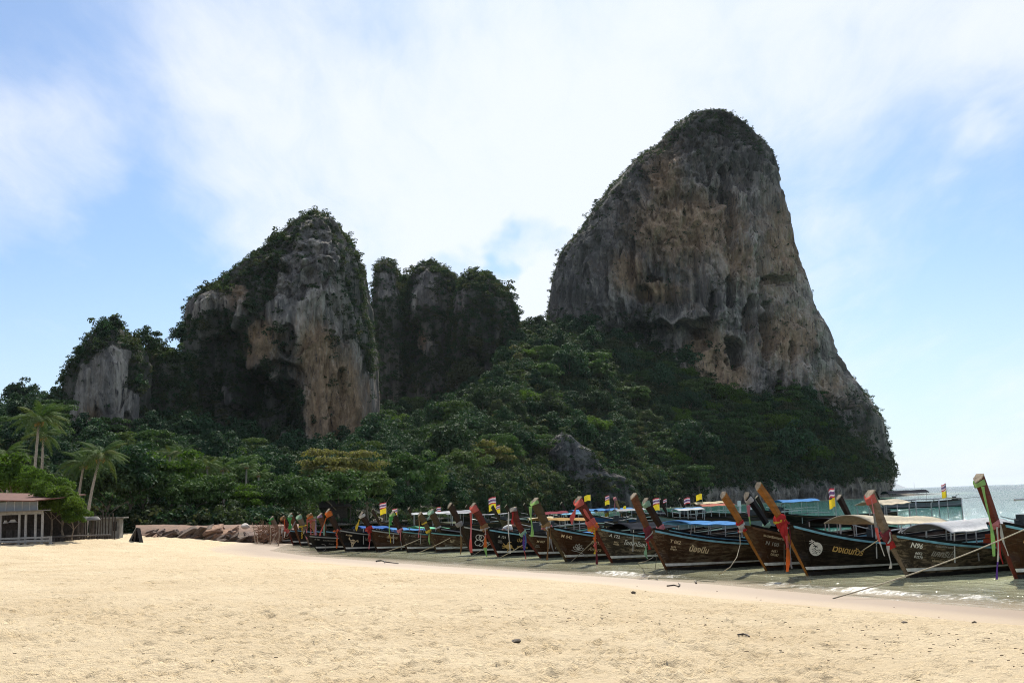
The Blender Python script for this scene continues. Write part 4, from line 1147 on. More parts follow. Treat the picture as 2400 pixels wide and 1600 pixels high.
        F = [(i * 5 + k, i * 5 + (k + 1) % 5, (i + 1) * 5 + (k + 1) % 5, (i + 1) * 5 + k) for i in range(n - 1) for k in range(5)] + [(0, 1, 2, 3, 4)]
        s.prow = MB().add(V, F).build('prow', PROWS[prow], root)
        top = V[(n - 1) * 5:]; cen = sum(top, Vector()) / 5
        MB().add([cen + (p - cen) * 1.03 + tg * 0.004 for p in top] + [cen + (p - cen) * 1.03 - tg * 0.03 for p in top], [(4, 3, 2, 1, 0)] + [(k, (k + 1) % 5, 5 + (k + 1) % 5, 5 + k) for k in range(5)]).build('prow_end', END, s.prow)
        # inside: thwarts
        for k in range(4):
            x = 1.6 + k * 1.5; z = s.low - 0.18
            w = float(s.half(np.array(x), np.array(z))) * 2 - 0.06
            MB().box((x, 0, z), (0.22, w, 0.035)).build('thwart', INSIDE, root)

    def prow_sections(s, pw):
        foot = Vector((float(s.x0(-0.2)) + 0.02, 0, -0.2)); nk = Vector((s.xn, 0, s.zn)); tp = Vector((s.xt, 0, s.zt))
        base = [foot, foot.lerp(nk, 0.35), foot.lerp(nk, 0.7), nk]
        d0 = (nk - foot).normalized(); l = (tp - nk).length
        ctrl = nk + d0 * l * 0.4
        rest = [nk * (1 - f) ** 2 + ctrl * 2 * f * (1 - f) + tp * f * f for f in (0.25, 0.5, 0.75, 1.0)]
        pts = base + rest; s.sec = []
        for i, p in enumerate(pts):
            tg = (pts[min(i + 1, 7)] - pts[max(i - 1, 0)]).normalized()
            f = i / 7
            wy = (0.05, 0.054, 0.06, 0.07, 0.078, 0.085, 0.091, 0.096)[i] * pw; tx = (0.10, 0.12, 0.15, 0.185, 0.205, 0.22, 0.232, 0.24)[i] * pw
            s.sec.append((p, tg, wy, tx))

    def on_prow(s, f):
        """f: 0 at the neck, 1 at the tip; negative goes down the stem"""
        i = 3 + f * 4; a = max(0, min(6, int(math.floor(i)))); k = i - a
        A, Bq = s.sec[a], s.sec[a + 1]
        return A[0].lerp(Bq[0], k), A[1].lerp(Bq[1], k).normalized(), A[2] + (Bq[2] - A[2]) * k, A[3] + (Bq[3] - A[3]) * k

    def wrap(s, f0, f1, col, out=0.02, name='sash', turns=1):
        V = []; n = 6 if turns == 1 else 5; m = 0
        for i in range(n):
            f = f0 + (f1 - f0) * i / (n - 1); c, tg, wy, tx = s.on_prow(f); nr = Vector((-tg.z, 0, tg.x)); nr = -nr if nr.x > 0 else nr
            o = out * (0.6 + 0.8 * math.sin(math.pi * i / (n - 1)) + 0.3 * math.sin(i * 2.2))
            w, t_ = wy + o, tx * 0.5 + o
            for a in range(10):
                an = 2 * math.pi * a / 10
                V.append(c + nr * math.cos(an) * t_ * 1.12 + Vector((0, -math.sin(an) * w * 1.15, 0)) + tg * 0.02 * math.sin(an * 2 + i))
        F = [(i * 10 + k, i * 10 + (k + 1) % 10, (i + 1) * 10 + (k + 1) % 10, (i + 1) * 10 + k) for i in range(n - 1) for k in range(10)]
        return MB().add(V, F).build(name, CLOTH[col], s.root, True)

    def tail(s, f, length, cols, w=0.07, fwd=0.05, side=0.06, sway=0.04, seed=0, lean=0.0):
        """cloth hanging from the prow at f, straight down, in coloured lengths"""
        g = random.Random(seed); c, tg, wy, tx = s.on_prow(f)
        nr = Vector((-tg.z, 0, tg.x)); nr = -nr if nr.x > 0 else nr
        p = c + nr * (tx * 0.5 * (1 if fwd > 0.1 else 0.3) + fwd) + Vector((0, -wy - side, 0)); n = 9; N = n * len(cols)
        line = []
        for i in range(N + 1):
            k = i / N; line.append((p + Vector((lean * k + sway * math.sin(k * 5 + seed) * k, -sway * math.cos(k * 4 + seed) * k, -length * k)), w * (0.75 + 0.35 * math.sin(k * 7 + seed * 2)), math.sin(k * 6 + seed) * 0.5))
        for ci, col in enumerate(cols):
            V = []; F = []
            seg = line[ci * n:(ci + 1) * n + 1]
            for q, ww, tw in seg:
                d = Vector((math.cos(tw), math.sin(tw), 0)) * ww * 0.5; e = Vector((-math.sin(tw), math.cos(tw), 0)) * 0.008
                V += [q - d - e, q + d - e, q + d + e, q - d + e]
            for i in range(len(seg) - 1):
                a, b = i * 4, i * 4 + 4
                F += [(a + k, a + (k + 1) % 4, b + (k + 1) % 4, b + k) for k in range(4)]
            MB().add(V, F).build('ribbon', CLOTH[col], s.root)

    def garland(s, f, length, cols, r=0.035, seed=0):
        """loop of flowers round the neck, with a hanging string"""
        g = random.Random(seed); c, tg, wy, tx = s.on_prow(f); blobs = {k: MB() for k in cols}
        pts = []
        for k in range(18):
            a = 2 * math.pi * k / 18
            pts.append(c + Vector((math.cos(a) * (tx * 0.6 + 0.05), math.sin(a) * (wy + 0.06), -0.05 + 0.05 * math.cos(a))))
        n = int(length / (r * 1.5))
        for k in range(n): pts.append(c + Vector((-tx * 0.3 + g.uniform(-.03, .03), -wy - 0.07, -0.04 - k * r * 1.5)))
        for i, p in enumerate(pts):
            col = cols[(i // 3) % len(cols)]; rr = r * g.uniform(.8, 1.25)
            blobs[col].add([p + Vector(v) * rr for v in ((1, 0, 0), (-1, 0, 0), (0, 1, 0), (0, -1, 0), (0, 0, 1), (0, 0, -1))], [(0, 2, 4), (2, 1, 4), (1, 3, 4), (3, 0, 4), (2, 0, 5), (1, 2, 5), (3, 1, 5), (0, 3, 5)])
        for k, b in blobs.items(): b.build('garland', CLOTH[k], s.root, kind='stuff')

    def text(s, body, x, drop, size, ink, shear=0.0, bold=0.012, squeeze=1.0):
        cu_ = bpy.data.curves.new('t', 'FONT'); cu_.body = body; size *= 0.80; cu_.size = size; cu_.offset = bold * size; cu_.resolution_u = 2; cu_.shear = shear
        o = bpy.data.objects.new('t', cu_); me0 = o.to_mesh()
        co = np.zeros(len(me0.vertices) * 3); me0.vertices.foreach_get('co', co); co = co.reshape(-1, 3); faces = [tuple(p.vertices) for p in me0.polygons]
        o.to_mesh_clear(); bpy.data.objects.remove(o); bpy.data.curves.remove(cu_)
        if not len(co): return
        s.mark(co[:, :2] * np.array([squeeze, 1]), faces, x, drop, ink, 'lettering')

    def mark(s, uv, faces, x, drop, ink, name='emblem', off=0.052):
        X = s.xn + x + uv[:, 0]; Zt = s.sheer(X) - drop + uv[:, 1]
        P = s.side(X, Zt, off)
        MB().add(P, faces).build(name, INKS[ink] if isinstance(ink, str) else ink, s.root)

    def strokes(s, lines, x, drop, ink, w=0.012):
        uv = []; F = []
        for ln in lines:
            ln = np.array(ln, float)
            for a, b in zip(ln[:-1], ln[1:]):
                d = b - a; l = np.hypot(*d); n = np.array([-d[1], d[0]]) / max(l, 1e-6) * w / 2; o = len(uv)
                uv += [a + n, a - n, b - n, b + n]; F.append((o, o + 1, o + 2, o + 3))
        s.mark(np.array(uv), F, x, drop, ink)

    def canopy(s, p0, p1, roof, half=0.78, arch=0.20, poles=3, z=None, fringe=0.0):
        """arched roof; p0, p1: photo pixels of the roof ridge's front and rear ends"""
        xa, za = s.hit(*p0); xb, zb = s.hit(*p1)
        if z: za, zb = z
        n, m = 14, 9; V = []
        for th in (0, -0.025):
            for i in range(n):
                f = i / (n - 1); x = xa + (xb - xa) * f; zc = za + (zb - za) * f + 0.015 * math.sin(f * 16)
                for j in range(m):
                    q = j / (m - 1) * 2 - 1
                    V.append((x, q * half, zc - arch * abs(q) ** 2.2 + th - (fringe if abs(q) == 1 else 0)))
        F = grid_faces(n, m); Fa = [tuple(q) for q in F] + [tuple(q[::-1] + n * m) for q in F]
        for i in range(n - 1):
            for e in (0, m - 1): Fa.append((i * m + e, (i + 1) * m + e, n * m + (i + 1) * m + e, n * m + i * m + e))
        for j in range(m - 1):
            for e in (0, n - 1): Fa.append((e * m + j, e * m + j + 1, n * m + e * m + j + 1, n * m + e * m + j))
        can = MB().add(V, Fa).build('canopy', ROOFS[roof], s.root, True)
        for k in range(poles):
            f = (k + 0.15) / (poles - 0.7) if poles > 1 else 0.5; f = min(f, 0.97); x = xa + (xb - xa) * f; zc = za + (zb - za) * f - arch
            for sg in (-1, 1):
                b = float(s.half(np.array(x), s.sheer(np.array(x)))) - 0.08 if x < s.L else half
                MB().tube([(x, sg * max(min(b, half), 0.1), max(0.1, s.low - 0.2)), (x, sg * half * 0.97, zc)], 0.02, 5).build('pole', STEEL, s.root)
        return can

    def tarp(s, x0, x1, roof, h=0.22):
        n, m = 10, 9; V = []
        for i in range(n):
            x = x0 + (x1 - x0) * i / (n - 1); b = float(s.half(np.array(x), s.sheer(np.array(x)))) - 0.03
            for j in range(m):
                q = j / (m - 1) * 2 - 1
                V.append((x, q * b, float(s.sheer(x)) + 0.02 + h * (1 - abs(q) ** 1.5) * math.sin(math.pi * (i + .6) / (n + .2)) ** 0.5 + 0.03 * math.sin(i * 2.1 + j * 1.7)))
        MB().add(V, [tuple(q) for q in grid_faces(n, m)]).build('tarpaulin', ROOFS[roof], s.root, True)

    def engine(s, x=None, raise_=0.35):
        x = s.L - 0.6 if x is None else x; z = s.low + 0.32
        e = MB().box((x, 0, z), (0.62, 0.42, 0.36)).box((x - .1, 0, z + .25), (0.34, 0.3, 0.18)).tube([(x + .2, .12, z + .1), (x + .25, .12, z + .5), (x + .6, .12, z + .55)], 0.035, 6).box((x, 0, z - .3), (.12, .12, .4)).build('engine', ENGINE, s.root)
        MB().tube([(x + .3, 0, z), (x + 2.4, 0, z + raise_ * .4), (x + 3.6, 0, z + raise_ * .2)], 0.03, 6).build('tail_shaft', STEEL, s.root)
        MB().tube([(x - .3, 0, z + .1), (x - 1.2, 0, z + .3)], 0.02, 5).build('tiller', STEEL, s.root)

    def flags(s, px, py_top, kinds, y=0.0, size=0.42, x=None):
        """pole whose top is at photo pixel (px,py_top) on the boat's middle plane"""
        xx, zt = s.hit(px, py_top, y)
        zb = min(s.low, zt - 0.6)
        pole = MB().tube([(xx, y, zb), (xx, y, zt)], 0.012, 5).build('flag_pole', STEEL, s.root)
        z = zt - 0.02
        for k in kinds: z = s.flag(pole, (xx, y, z), k, size) - 0.02

    def flag(s, parent, top, kind, size):
        L_, H = size, size * 0.62; n = 9; g = random.random() * 6
        fx, fy = -0.80, -0.45
        def P(u, v): return Vector(top) + Vector((fx * u * L_ * 0.92 + 0.03 * math.sin(u * 7 + g), fy * u * L_ * 0.35 + 0.07 * L_ * math.sin(u * 7 + g), -v * H - 0.16 * u * u * L_ + 0.02 * math.sin(u * 6 + g)))
        bands = [(0, 1 / 6, 0), (1 / 6, 2 / 6, 1), (2 / 6, 4 / 6, 2), (4 / 6, 5 / 6, 1), (5 / 6, 1, 0)] if kind == 'thai' else [(0, 1, None)]
        V = []; F = []; M = []
        for a, b, mi in bands:
            o = len(V)
            for i in range(n): V += [P(i / (n - 1), a), P(i / (n - 1), b)]
            F += [(o + 2 * i, o + 2 * i + 1, o + 2 * i + 3, o + 2 * i + 2) for i in range(n - 1)]; M += [mi or 0] * (n - 1)
        f = MB().add(V, F).build('flag', None, parent)
        for m in (THAI if kind == 'thai' else [YELLOW_FLAG]): f.data.materials.append(m)
        f.data.polygons.foreach_set('material_index', M)
        f.matrix_parent_inverse = Matrix()
        return top[2] - H


def lotus(c, r):
    out = []
    for a0, l in ((90, 1.0), (58, .95), (122, .95), (22, .95), (158, .95)):
        a = math.radians(a0); d = np.array([math.cos(a), math.sin(a)]); n = np.array([-d[1], d[0]])
        L1 = [np.array(c) + d * r * l * t + n * r * 0.2 * math.sin(math.pi * t) for t in np.linspace(0, 1, 8)]; L2 = [np.array(c) + d * r * l * t - n * r * 0.2 * math.sin(math.pi * t) for t in np.linspace(0, 1, 8)]
        out += [L1, L2]
    out.append([(c[0] - r, c[1] - .25 * r), (c[0] + .2 * r, c[1] - .3 * r), (c[0] + 1.2 * r, c[1] - .55 * r)])
    return out


def ring(c, r, a0=0, a1=360, n=16): return [(c[0] + r * math.cos(math.radians(a)), c[1] + r * math.sin(math.radians(a))) for a in np.linspace(a0, a1, n)]
def disc(c, r, n=20): return np.array([c] + [(c[0] + r * math.cos(2 * math.pi * k / n), c[1] + r * math.sin(2 * math.pi * k / n)) for k in range(n)]), [(0, 1 + k, 1 + (k + 1) % n) for k in range(n)]


NAME = 'long_tail_boat'
# ---- near boats, from the far end of the row towards the camera
b = Boat(NAME, (745, 1291), (719, 1254), (711, 1246), 'low black boat with a short bow and faint writing, first of the front row', hull='black', prow='black', rail='grey', stripe=True, low=0.55, L=8.5, pw=0.7)
b.text('A 061', 0.32, 0.22, 0.15, 'faint'); b.text('ชมรมเรือหางยาว', 0.75, 0.24, 0.13, 'faint'); b.text('อ่าวนาง', 1.1, 0.42, 0.12, 'faint')
b.strokes([ring((0.15, 0), 0.2, -80, 110, 14)], 0.65, 0.62, 'faint', 0.03)
b = Boat(NAME, (813, 1293), (790, 1240), (766, 1196), 'black-hulled boat with a pale skull painted on it and an orange flower garland', hull='black', prow='dark', rail='grey', pw=1.4)
b.text('A 088', 0.35, 0.26, 0.16, 'cream'); b.text('ไข่มุกดำ', 1.35, 0.36, 0.2, 'faint')
uv, f = disc((0, 0), 0.13); b.mark(uv * np.array([1, 0.9]), f, 0.75, 0.52, 'cream', off=0.05)
b.strokes([[(-.13, .05), (-.22, .12), (-.2, .2)], [(.13, .05), (.24, .1), (.26, .0)], [(-.05, -.1), (-.02, -.3)], [(.05, -.1), (.0, -.3)]], 0.75, 0.52, 'cream', 0.05)
b.strokes([ring((-.05, .01), .025, n=8), ring((.05, .01), .025, n=8)], 0.75, 0.52, BLACK_PAINT, 0.03)
b.wrap(0.74, 0.95, 'orange', 0.018, 'scarf'); b.tail(0.8, 0.95, ['orange', 'coral'], 0.07, 0.12, 0.02, lean=-0.35, seed=1); b.garland(0.0, 1.0, ['orange', 'coral', 'orange'], 0.055, 2); b.tail(0.05, 0.5, ['pink'], 0.06, 0, 0.06, lean=0.5, seed=4); b.tarp(1.0, 3.6, 'tarp', 0.2); b.canopy((836, 1232), (905, 1232), 'tarp', 0.7, 0.12)
b = Boat(NAME, (885, 1292), (866, 1240), (845, 1203), 'brown-bowed boat with a red cloth garland and cream writing, beside the skull boat', hull='brown', prow='dark', rail='grey', pw=1.25)
b.text('เล็กย้อย', 0.75, 0.32, 0.22, 'cream'); b.text('A 112', 0.35, 0.3, 0.12, 'faint'); b.text('ทัวร์อ่าวนาง', 0.8, 0.5, 0.11, 'faint')
b.wrap(-0.1, 0.22, 'red', 0.04, 'scarf'); b.garland(0.05, 0.75, ['red', 'coral'], 0.05, 3); b.tail(0.0, 1.0, ['red', 'pink'], 0.09, 0.02, 0.05, seed=6); b.wrap(0.8, 0.93, 'white', 0.02); b.tail(0.85, 0.6, ['yellow'], 0.14, 0.14, 0.05, lean=-0.2, seed=8)
b.canopy((905, 1236), (985, 1236), 'blue', 0.7, 0.12)
b = Boat(NAME, (956, 1293), (938, 1243), (917, 1201), 'scraped worn hull with red writing under a mint green canopy', hull='worn', prow='dark', rail='teal', planks=4, pw=1.3)
b.text('A 127', 0.3, 0.24, 0.14, 'faint'); b.text('กุ้งนาง', 0.8, 0.22, 0.2, 'red')
b.wrap(0.84, 0.96, 'lime', 0.01); b.tail(0.9, 0.45, ['green'], 0.22, 0.1, 0.05, lean=-.1, seed=3); b.tail(0.88, 1.25, ['lime', 'lime', 'yellow'], 0.05, 0.15, 0.05, seed=9); b.wrap(-.05, .12, 'pink', 0.03); b.tail(0, 0.95, ['pink', 'grey'], 0.06, 0.02, 0.05, seed=10); b.canopy((968, 1233), (1045, 1236), 'mint', 0.75, 0.08); b.engine()
b = Boat(NAME, (1024, 1294), (1005, 1246), (982, 1203), 'dark boat with a yellow band tied round its slim brown prow', hull='rub', prow='olive', rail='teal', planks=4, pw=1.1)
b.wrap(0.5, 0.56, 'yellow', 0.015); b.wrap(-.02, .12, 'yellow', 0.03); b.tail(0.0, 0.62, ['lime'], 0.07, 0.02, 0.05, seed=2); b.tail(.95, 1.05, ['tan', 'pink'], 0.06, .1, .05, seed=12); b.text('ใจดี', 0.9, 0.42, 0.2, 'cream'); b.text('M 018', 1.6, 0.5, 0.12, 'faint'); b.strokes([[(0, .05), (.5, .0), (1.3, -.02)], [(0, 0), (.6, -.06), (1.3, -.1)]], 0.7, 0.62, 'faint', 0.02)
b = Boat(NAME, (1048, 1290), (1028, 1237), (1008, 1197), 'olive-prowed boat squeezed behind the yellow-banded prow', hull='dark', prow='olive', rail='grey', pw=1.4)
b.wrap(0.86, 1.0, 'mint', 0.015); b.tail(0.9, 0.3, ['mint'], 0.08, 0.1, 0.05, lean=-.2, seed=2); b.wrap(0, .1, 'white', 0.02); b.engine(5.5)
b = Boat(NAME, (1106, 1299), (1078, 1231), (1052, 1182), 'maroon-black boat with white rings painted and grey cloth round its plain dark prow', hull='dark', prow='dark', rail='grey', bold=1, planks=4, pw=1.2)
b.text('TJ', 1.15, 0.32, 0.26, 'white'); b.text('BOAT', 1.1, 0.62, 0.20, 'white'); b.text('6652\n00123', 1.0, 0.85, 0.1, 'faint')
b.strokes([ring((0, .12), .12), ring((.14, .12), .12), ring((0, -.14), .12, 100, 360), ring((.14, -.14), .12, -120, 120)], 0.72, 0.5, 'white', 0.028)
b.wrap(-.02, .2, 'grey', 0.04); b.tail(0, 1.3, ['grey', 'tan', 'brown'], 0.10, 0.02, 0.05, seed=5); b.engine()
b = Boat(NAME, (1168, 1304), (1137, 1238), (1106, 1183), 'black boat with a golden fish painted on it and coral scarf on its prow', hull='black', prow='red', rail='blue', planks=4, pw=1.3)
b.text('A 121', 0.42, 0.3, 0.17, 'white'); b.text('6652\n00234', 0.46, 0.45, 0.09, 'faint'); b.text('ปลอดภัย', 1.25, 0.36, 0.26, 'gold'); b.text('พาเพลิน', 1.3, 0.62, 0.2, 'gold')
uv, f = disc((0, 0), 0.14); b.mark(uv * np.array([1.1, 0.8]), f, 0.95, 0.62, 'gold', off=0.05)
b.strokes([[(-.13, 0), (-.27, .1)], [(-.13, -.02), (-.3, .0)], [(-.13, -.05), (-.27, -.1)], [(-.08, .1), (-.05, .2), (.06, .2)], [(0, -.1), (-.04, -.24)], [(.1, 0), (.25, -.08)]], 0.95, 0.62, 'gold', 0.035)
b.wrap(0.76, 0.97, 'coral', 0.016, 'scarf'); b.tail(0.88, 1.75, ['coral', 'pink', 'coral'], 0.12, 0.16, 0.06, seed=7); b.wrap(-.05, .2, 'brown', 0.04); b.tail(0.05, 1.25, ['coral', 'orange', 'lime'], 0.13, 0.02, 0.06, seed=8); b.garland(0.05, 0.3, ['white'], 0.04, 5)
m_boat = b
b = Boat(NAME, (1268, 1307), (1226, 1250), (1202, 1190), 'brown-bowed boat with white writing, a thin white streamer and blue and purple ribbons', hull='brown', prow='red', rail='grey', planks=4, pw=1.1)
b.text('M 037', 0.45, 0.3, 0.15, 'cream'); b.text('6652\n00410', 0.46, 0.44, 0.08, 'faint'); b.text('กาญจนา', 1.25, 0.5, 0.24, 'white'); b.text('Tour', 1.6, 0.7, 0.1, 'faint')
b.wrap(0.9, 1.0, 'grey', 0.015); b.tail(0.95, 1.7, ['white', 'white'], 0.06, 0.2, 0.05, seed=3, lean=-0.05); b.tail(0.9, 0.5, ['red'], 0.1, 0.1, 0.04, seed=1); b.wrap(-.04, .1, 'mint', 0.04); b.tail(0.0, 1.0, ['purple', 'purple', 'coral'], 0.08, 0.03, 0.05, seed=9); b.tail(0.02, 0.75, ['blue', 'blue'], 0.08, -.06, 0.07, seed=12)
b.canopy((1262, 1213), (1372, 1213), 'thatch', 0.8, 0.10, poles=4)
b = Boat(NAME, (1328, 1315), (1281, 1233), (1250, 1172), 'dark brown boat with a white lotus flower painted on its side', hull='brown', prow='olive', rail='blue', planks=5, pw=1.45)
b.text('M 042', 0.42, 0.30, 0.20, 'cream'); b.strokes(lotus((0, 0), 0.24), 1.15, 0.66, 'white', 0.016); b.text('อมารา', 1.6, 0.36, 0.26, 'cream'); b.text('Amara', 1.55, 0.62, 0.26, 'cream', 0.25); b.text('6652\n20007', 1.45, 0.82, 0.1, 'faint')
b.wrap(0.88, 0.97, 'lime', 0.01); b.tail(0.93, 1.15, ['lime', 'lime'], 0.12, 0.16, 0.05, seed=4); b.wrap(-.04, .14, 'tan', 0.035); b.garland(.02, .2, ['white', 'pink'], 0.04, 7); b.tail(0.0, 1.25, ['tan', 'brown'], 0.11, 0.03, 0.05, seed=6); b.tail(0.0, 1.0, ['brown', 'grey'], 0.06, -.08, 0.08, seed=8, lean=.1)
b.tarp(0.8, 4.2, 'blue', 0.18)
b = Boat(NAME, (1435, 1318), (1391, 1235), (1352, 1170), 'worn grey hull with big white writing, its prow wrapped in red cloth and orange garlands', hull='worn', prow='red', rail='blue', planks=5, pw=1.4)
b.text('A 122', 0.42, 0.24, 0.19, 'white'); b.text('โชคสาโรจน์', 0.98, 0.42, 0.26, 'white', 0.15, 0.02); b.text('ชมรมเรือหางยาว', 1.02, 0.17, 0.11, 'faint'); b.text('6652\n00580', 0.62, 0.42, 0.10, 'cream'); b.text('บริการนำเที่ยว ดำน้ำ', 1.25, 0.60, 0.11, 'cream')
b.wrap(0.82, 0.98, 'coral', 0.016, 'scarf'); b.tail(0.9, 0.6, ['coral'], 0.18, 0.16, 0.05, seed=2, lean=-.25); b.wrap(0.1, .32, 'coral', 0.035, 'scarf'); b.wrap(-.06, .12, 'orange', 0.05); b.garland(0.0, 1.05, ['yellow', 'orange', 'coral'], 0.06, 9); b.tail(0.0, 1.75, ['orange', 'coral', 'maroon', 'lilac'], 0.10, 0.03, 0.07, seed=5)
b.tail(0.72, 0.7, ['coral'], 0.12, 0.0, 0.03, seed=3, lean=0.45)
b.canopy((1448, 1226), (1562, 1221), 'dark', 0.8, 0.22)
b = Boat(NAME, (1563, 1338), (1516, 1238), (1482, 1160), 'rubbed brown boat with bold cream writing and a bare square-topped brown prow', hull='rub', prow='brown', rail='blue', planks=5, pw=1.0)
b.text('T 062', 0.55, 0.30, 0.18, 'cream', 0.1, 0.02); b.text('6658\n07897', 0.62, 0.44, 0.10, 'cream'); b.text('น้องนีน', 1.2, 0.45, 0.30, 'cream', 0.1, 0.03)
b.wrap(-.16, .06, 'maroon', 0.03); b.tail(-.05, 0.5, ['maroon', 'red'], 0.14, 0.1, 0.02, seed=3); b.tail(-.05, 0.3, ['white'], 0.06, -.15, 0.1, seed=6, lean=-.3); b.tail(0.0, 0.55, ['maroon'], 0.1, -.1, 0.04, seed=8, lean=.5)
b = Boat(NAME, (1598, 1326), (1549, 1238), (1510, 1172), 'dark prow with a pale green band, close behind the bold-lettered brown boat', hull='dark', prow='dark', rail='blue', L=10, pw=1.05)
b.wrap(0.82, 0.96, 'mint', 0.015); b.wrap(-.04, .12, 'pink', 0.03); b.tail(-.02, .4, ['mint'], .1, .9, .1, seed=2); b.canopy((1580, 1219), (1705, 1221), 'blue', 0.85, 0.12, poles=4); b.engine()
b = Boat(NAME, (1796, 1337), (1736, 1228), (1692, 1158), 'orange-brown bow with small white numbers, left of the tallest golden prow', hull='brown', prow='gold', rail='wood', planks=5, pw=0.97)
b.text('ชมรมเรือหางยาว', 0.5, 0.22, 0.12, 'cream'); b.text('N 100', 0.62, 0.44, 0.20, 'faint', 0.0, 0.02); b.text('6651\n00387', 0.85, 0.62, 0.13, 'cream'); b.text('บริการ', 1.35, 0.75, 0.12, 'faint')
b.wrap(-.08, .02, 'white', 0.02); b.wrap(.03, .1, 'red', 0.025); b.garland(-.06, 0.12, ['red', 'white'], 0.04, 3); b.tarp(1.6, 3.2, 'orange', 0.14)
b = Boat(NAME, (1852, 1327), (1797, 1230), (1747, 1160), 'boat with a plain black prow standing between two golden prows', hull='black', prow='black', rail='grey', L=10, pw=1.0)
b.wrap(.8, .92, 'white', 0.012); b.tail(.86, 1.1, ['pink', 'lime', 'lime'], .11, .12, .05, seed=4); b.wrap(-.04, .06, 'mint', 0.03); b.engine(4.2); b.canopy((1925, 1213), (2010, 1216), 'dark', .7, .12); b.flags(1955, 1141, ['thai', 'yellow'], 0, .5)
b = Boat(NAME, (1892, 1348), (1832, 1225), (1774, 1137), 'black boat with the tallest golden prow, a round palm-beach badge and gold writing', hull='dark', prow='gold', rail='blue', planks=5, L=10, pw=0.95)
uv, f = disc((0, 0), 0.19); b.mark(uv, f, 0.85, 0.50, 'white', off=0.050)
b.strokes([[(-.12, -.03), (-.05, .0), (.02, -.03), (.09, 0), (.16, -.03)], [(-.1, -.08), (-.04, -.05), (.03, -.08), (.1, -.05), (.15, -.08)], [(-.07, -.13), (0, -.10), (.07, -.13)], [(-.12, .12), (-.02, .07), (.02, .1)], [(-.1, .06), (-.02, .07), (.04, .04)], [(-.02, .07), (-.05, -.01)]], 0.85, 0.50, BLACK_PAINT, 0.018)
b.strokes([[(-.24, .17), (-.14, .2), (-.05, .16)], [(-.22, .1), (-.14, .17)], [(-.2, .22), (-.13, .18)]], 0.85, 0.5, 'white', 0.02)
b.text('เวงเดนทัวร์', 1.32, 0.46, 0.30, 'gold', 0.1, 0.03)
b.wrap(-.10, .22, 'red', 0.06, 'scarf'); b.garland(.12, 0.12, ['yellow'], 0.05, 4); b.tail(0.0, 0.7, ['red', 'red'], 0.2, 0.04, 0.08, seed=3); b.tail(0.0, 1.35, ['red', 'coral', 'orange', 'orange'], 0.17, 0.0, 0.10, seed=5); b.tail(-.02, 1.3, ['maroon', 'grey'], 0.05, -.15, 0.1, seed=7); b.garland(-.05, 0.55, ['white', 'red'], 0.045, 6)
b.canopy((1985, 1206), (2175, 1210), 'beige', 0.95, 0.24, poles=4)
b = Boat(NAME, (2128, 1353), (2076, 1250), (2035, 1155), 'weathered grey-brown boat with scraped planks, peeling prow and white number', hull='worn', prow='grey', rail='blue', planks=6, low=0.56, pw=1.2)
b.text('N96', 0.45, 0.26, 0.22, 'white', 0, 0.03); b.text('6652\n03570', 0.62, 0.42, 0.12, 'white'); b.text('แคทริน่า', 1.05, 0.40, 0.27, 'faint', 0.3, 0.03); b.text('ชมรมเรือหางยาว', 1.1, 0.16, 0.11, 'faint'); b.text('บริการนำเที่ยว', 1.15, 0.55, 0.11, 'cream')
b.wrap(0.80, 0.96, 'coral', 0.004, 'scarf'); b.tail(.92, 1.5, ['pink', 'grey', 'coral', 'white'], .07, .1, .05, seed=2, lean=.25); b.wrap(-.1, .08, 'maroon', 0.03); b.tail(.04, .3, ['white'], .07, -.05, .06, seed=5, lean=-.05); b.tail(-.12, .6, ['white'], .08, .12, .02, seed=4); b.wrap(-.22, -.12, 'red', 0.02); b.tail(-.05, .3, ['white'], .07, -.5, .1, seed=8, lean=-.25)
b.canopy((2168, 1226), (2325, 1212), 'white', 0.85, 0.24, poles=4); b.engine()
VEST = simple('life_vest', (0.75, 0.12, 0.04), 0.8)
for k in range(3): MB().box((3.0 + .05 * k, -.45, .72 + .13 * k), (.42, .3, .11), 0.2 * k).build('life_vest', VEST, b.root)
b = Boat(NAME, (2381, 1355), (2331, 1225), (2290, 1117), 'dark boat with gold number and a long lime scarf from its tall reddish prow', hull='brown', prow='red', rail='blue', planks=5, L=10, pw=1.2)
b.text('N 87', 0.5, 0.36, 0.22, 'gold', 0, 0.03); b.text('6652\n02891', 0.66, 0.58, 0.14, 'cream'); b.text('ชมรมเรือหางยาว', 0.5, 0.16, 0.13, 'cream')
b.wrap(.84, .93, 'lime', 0.008); b.tail(.86, 1.75, ['lime', 'lime', 'lime'], .15, .1, .06, seed=5, lean=.25); b.wrap(-.06, .05, 'pink', 0.02); b.tail(-.02, .95, ['red', 'red'], .09, .05, .03, seed=2); b.tail(-.02, 1.3, ['white', 'white', 'purple'], .08, .1, .05, seed=6, lean=-.12); b.tail(-.02, .8, ['white'], .07, -.05, .06, seed=9, lean=.1)
b.tarp(1.0, 4.0, 'sky', 0.1)
MB().tube([(-.3, -.4, 2.0), (2.5, -.4, 2.08)], 0.03, 6).build('rail_pipe', STEEL, b.root)

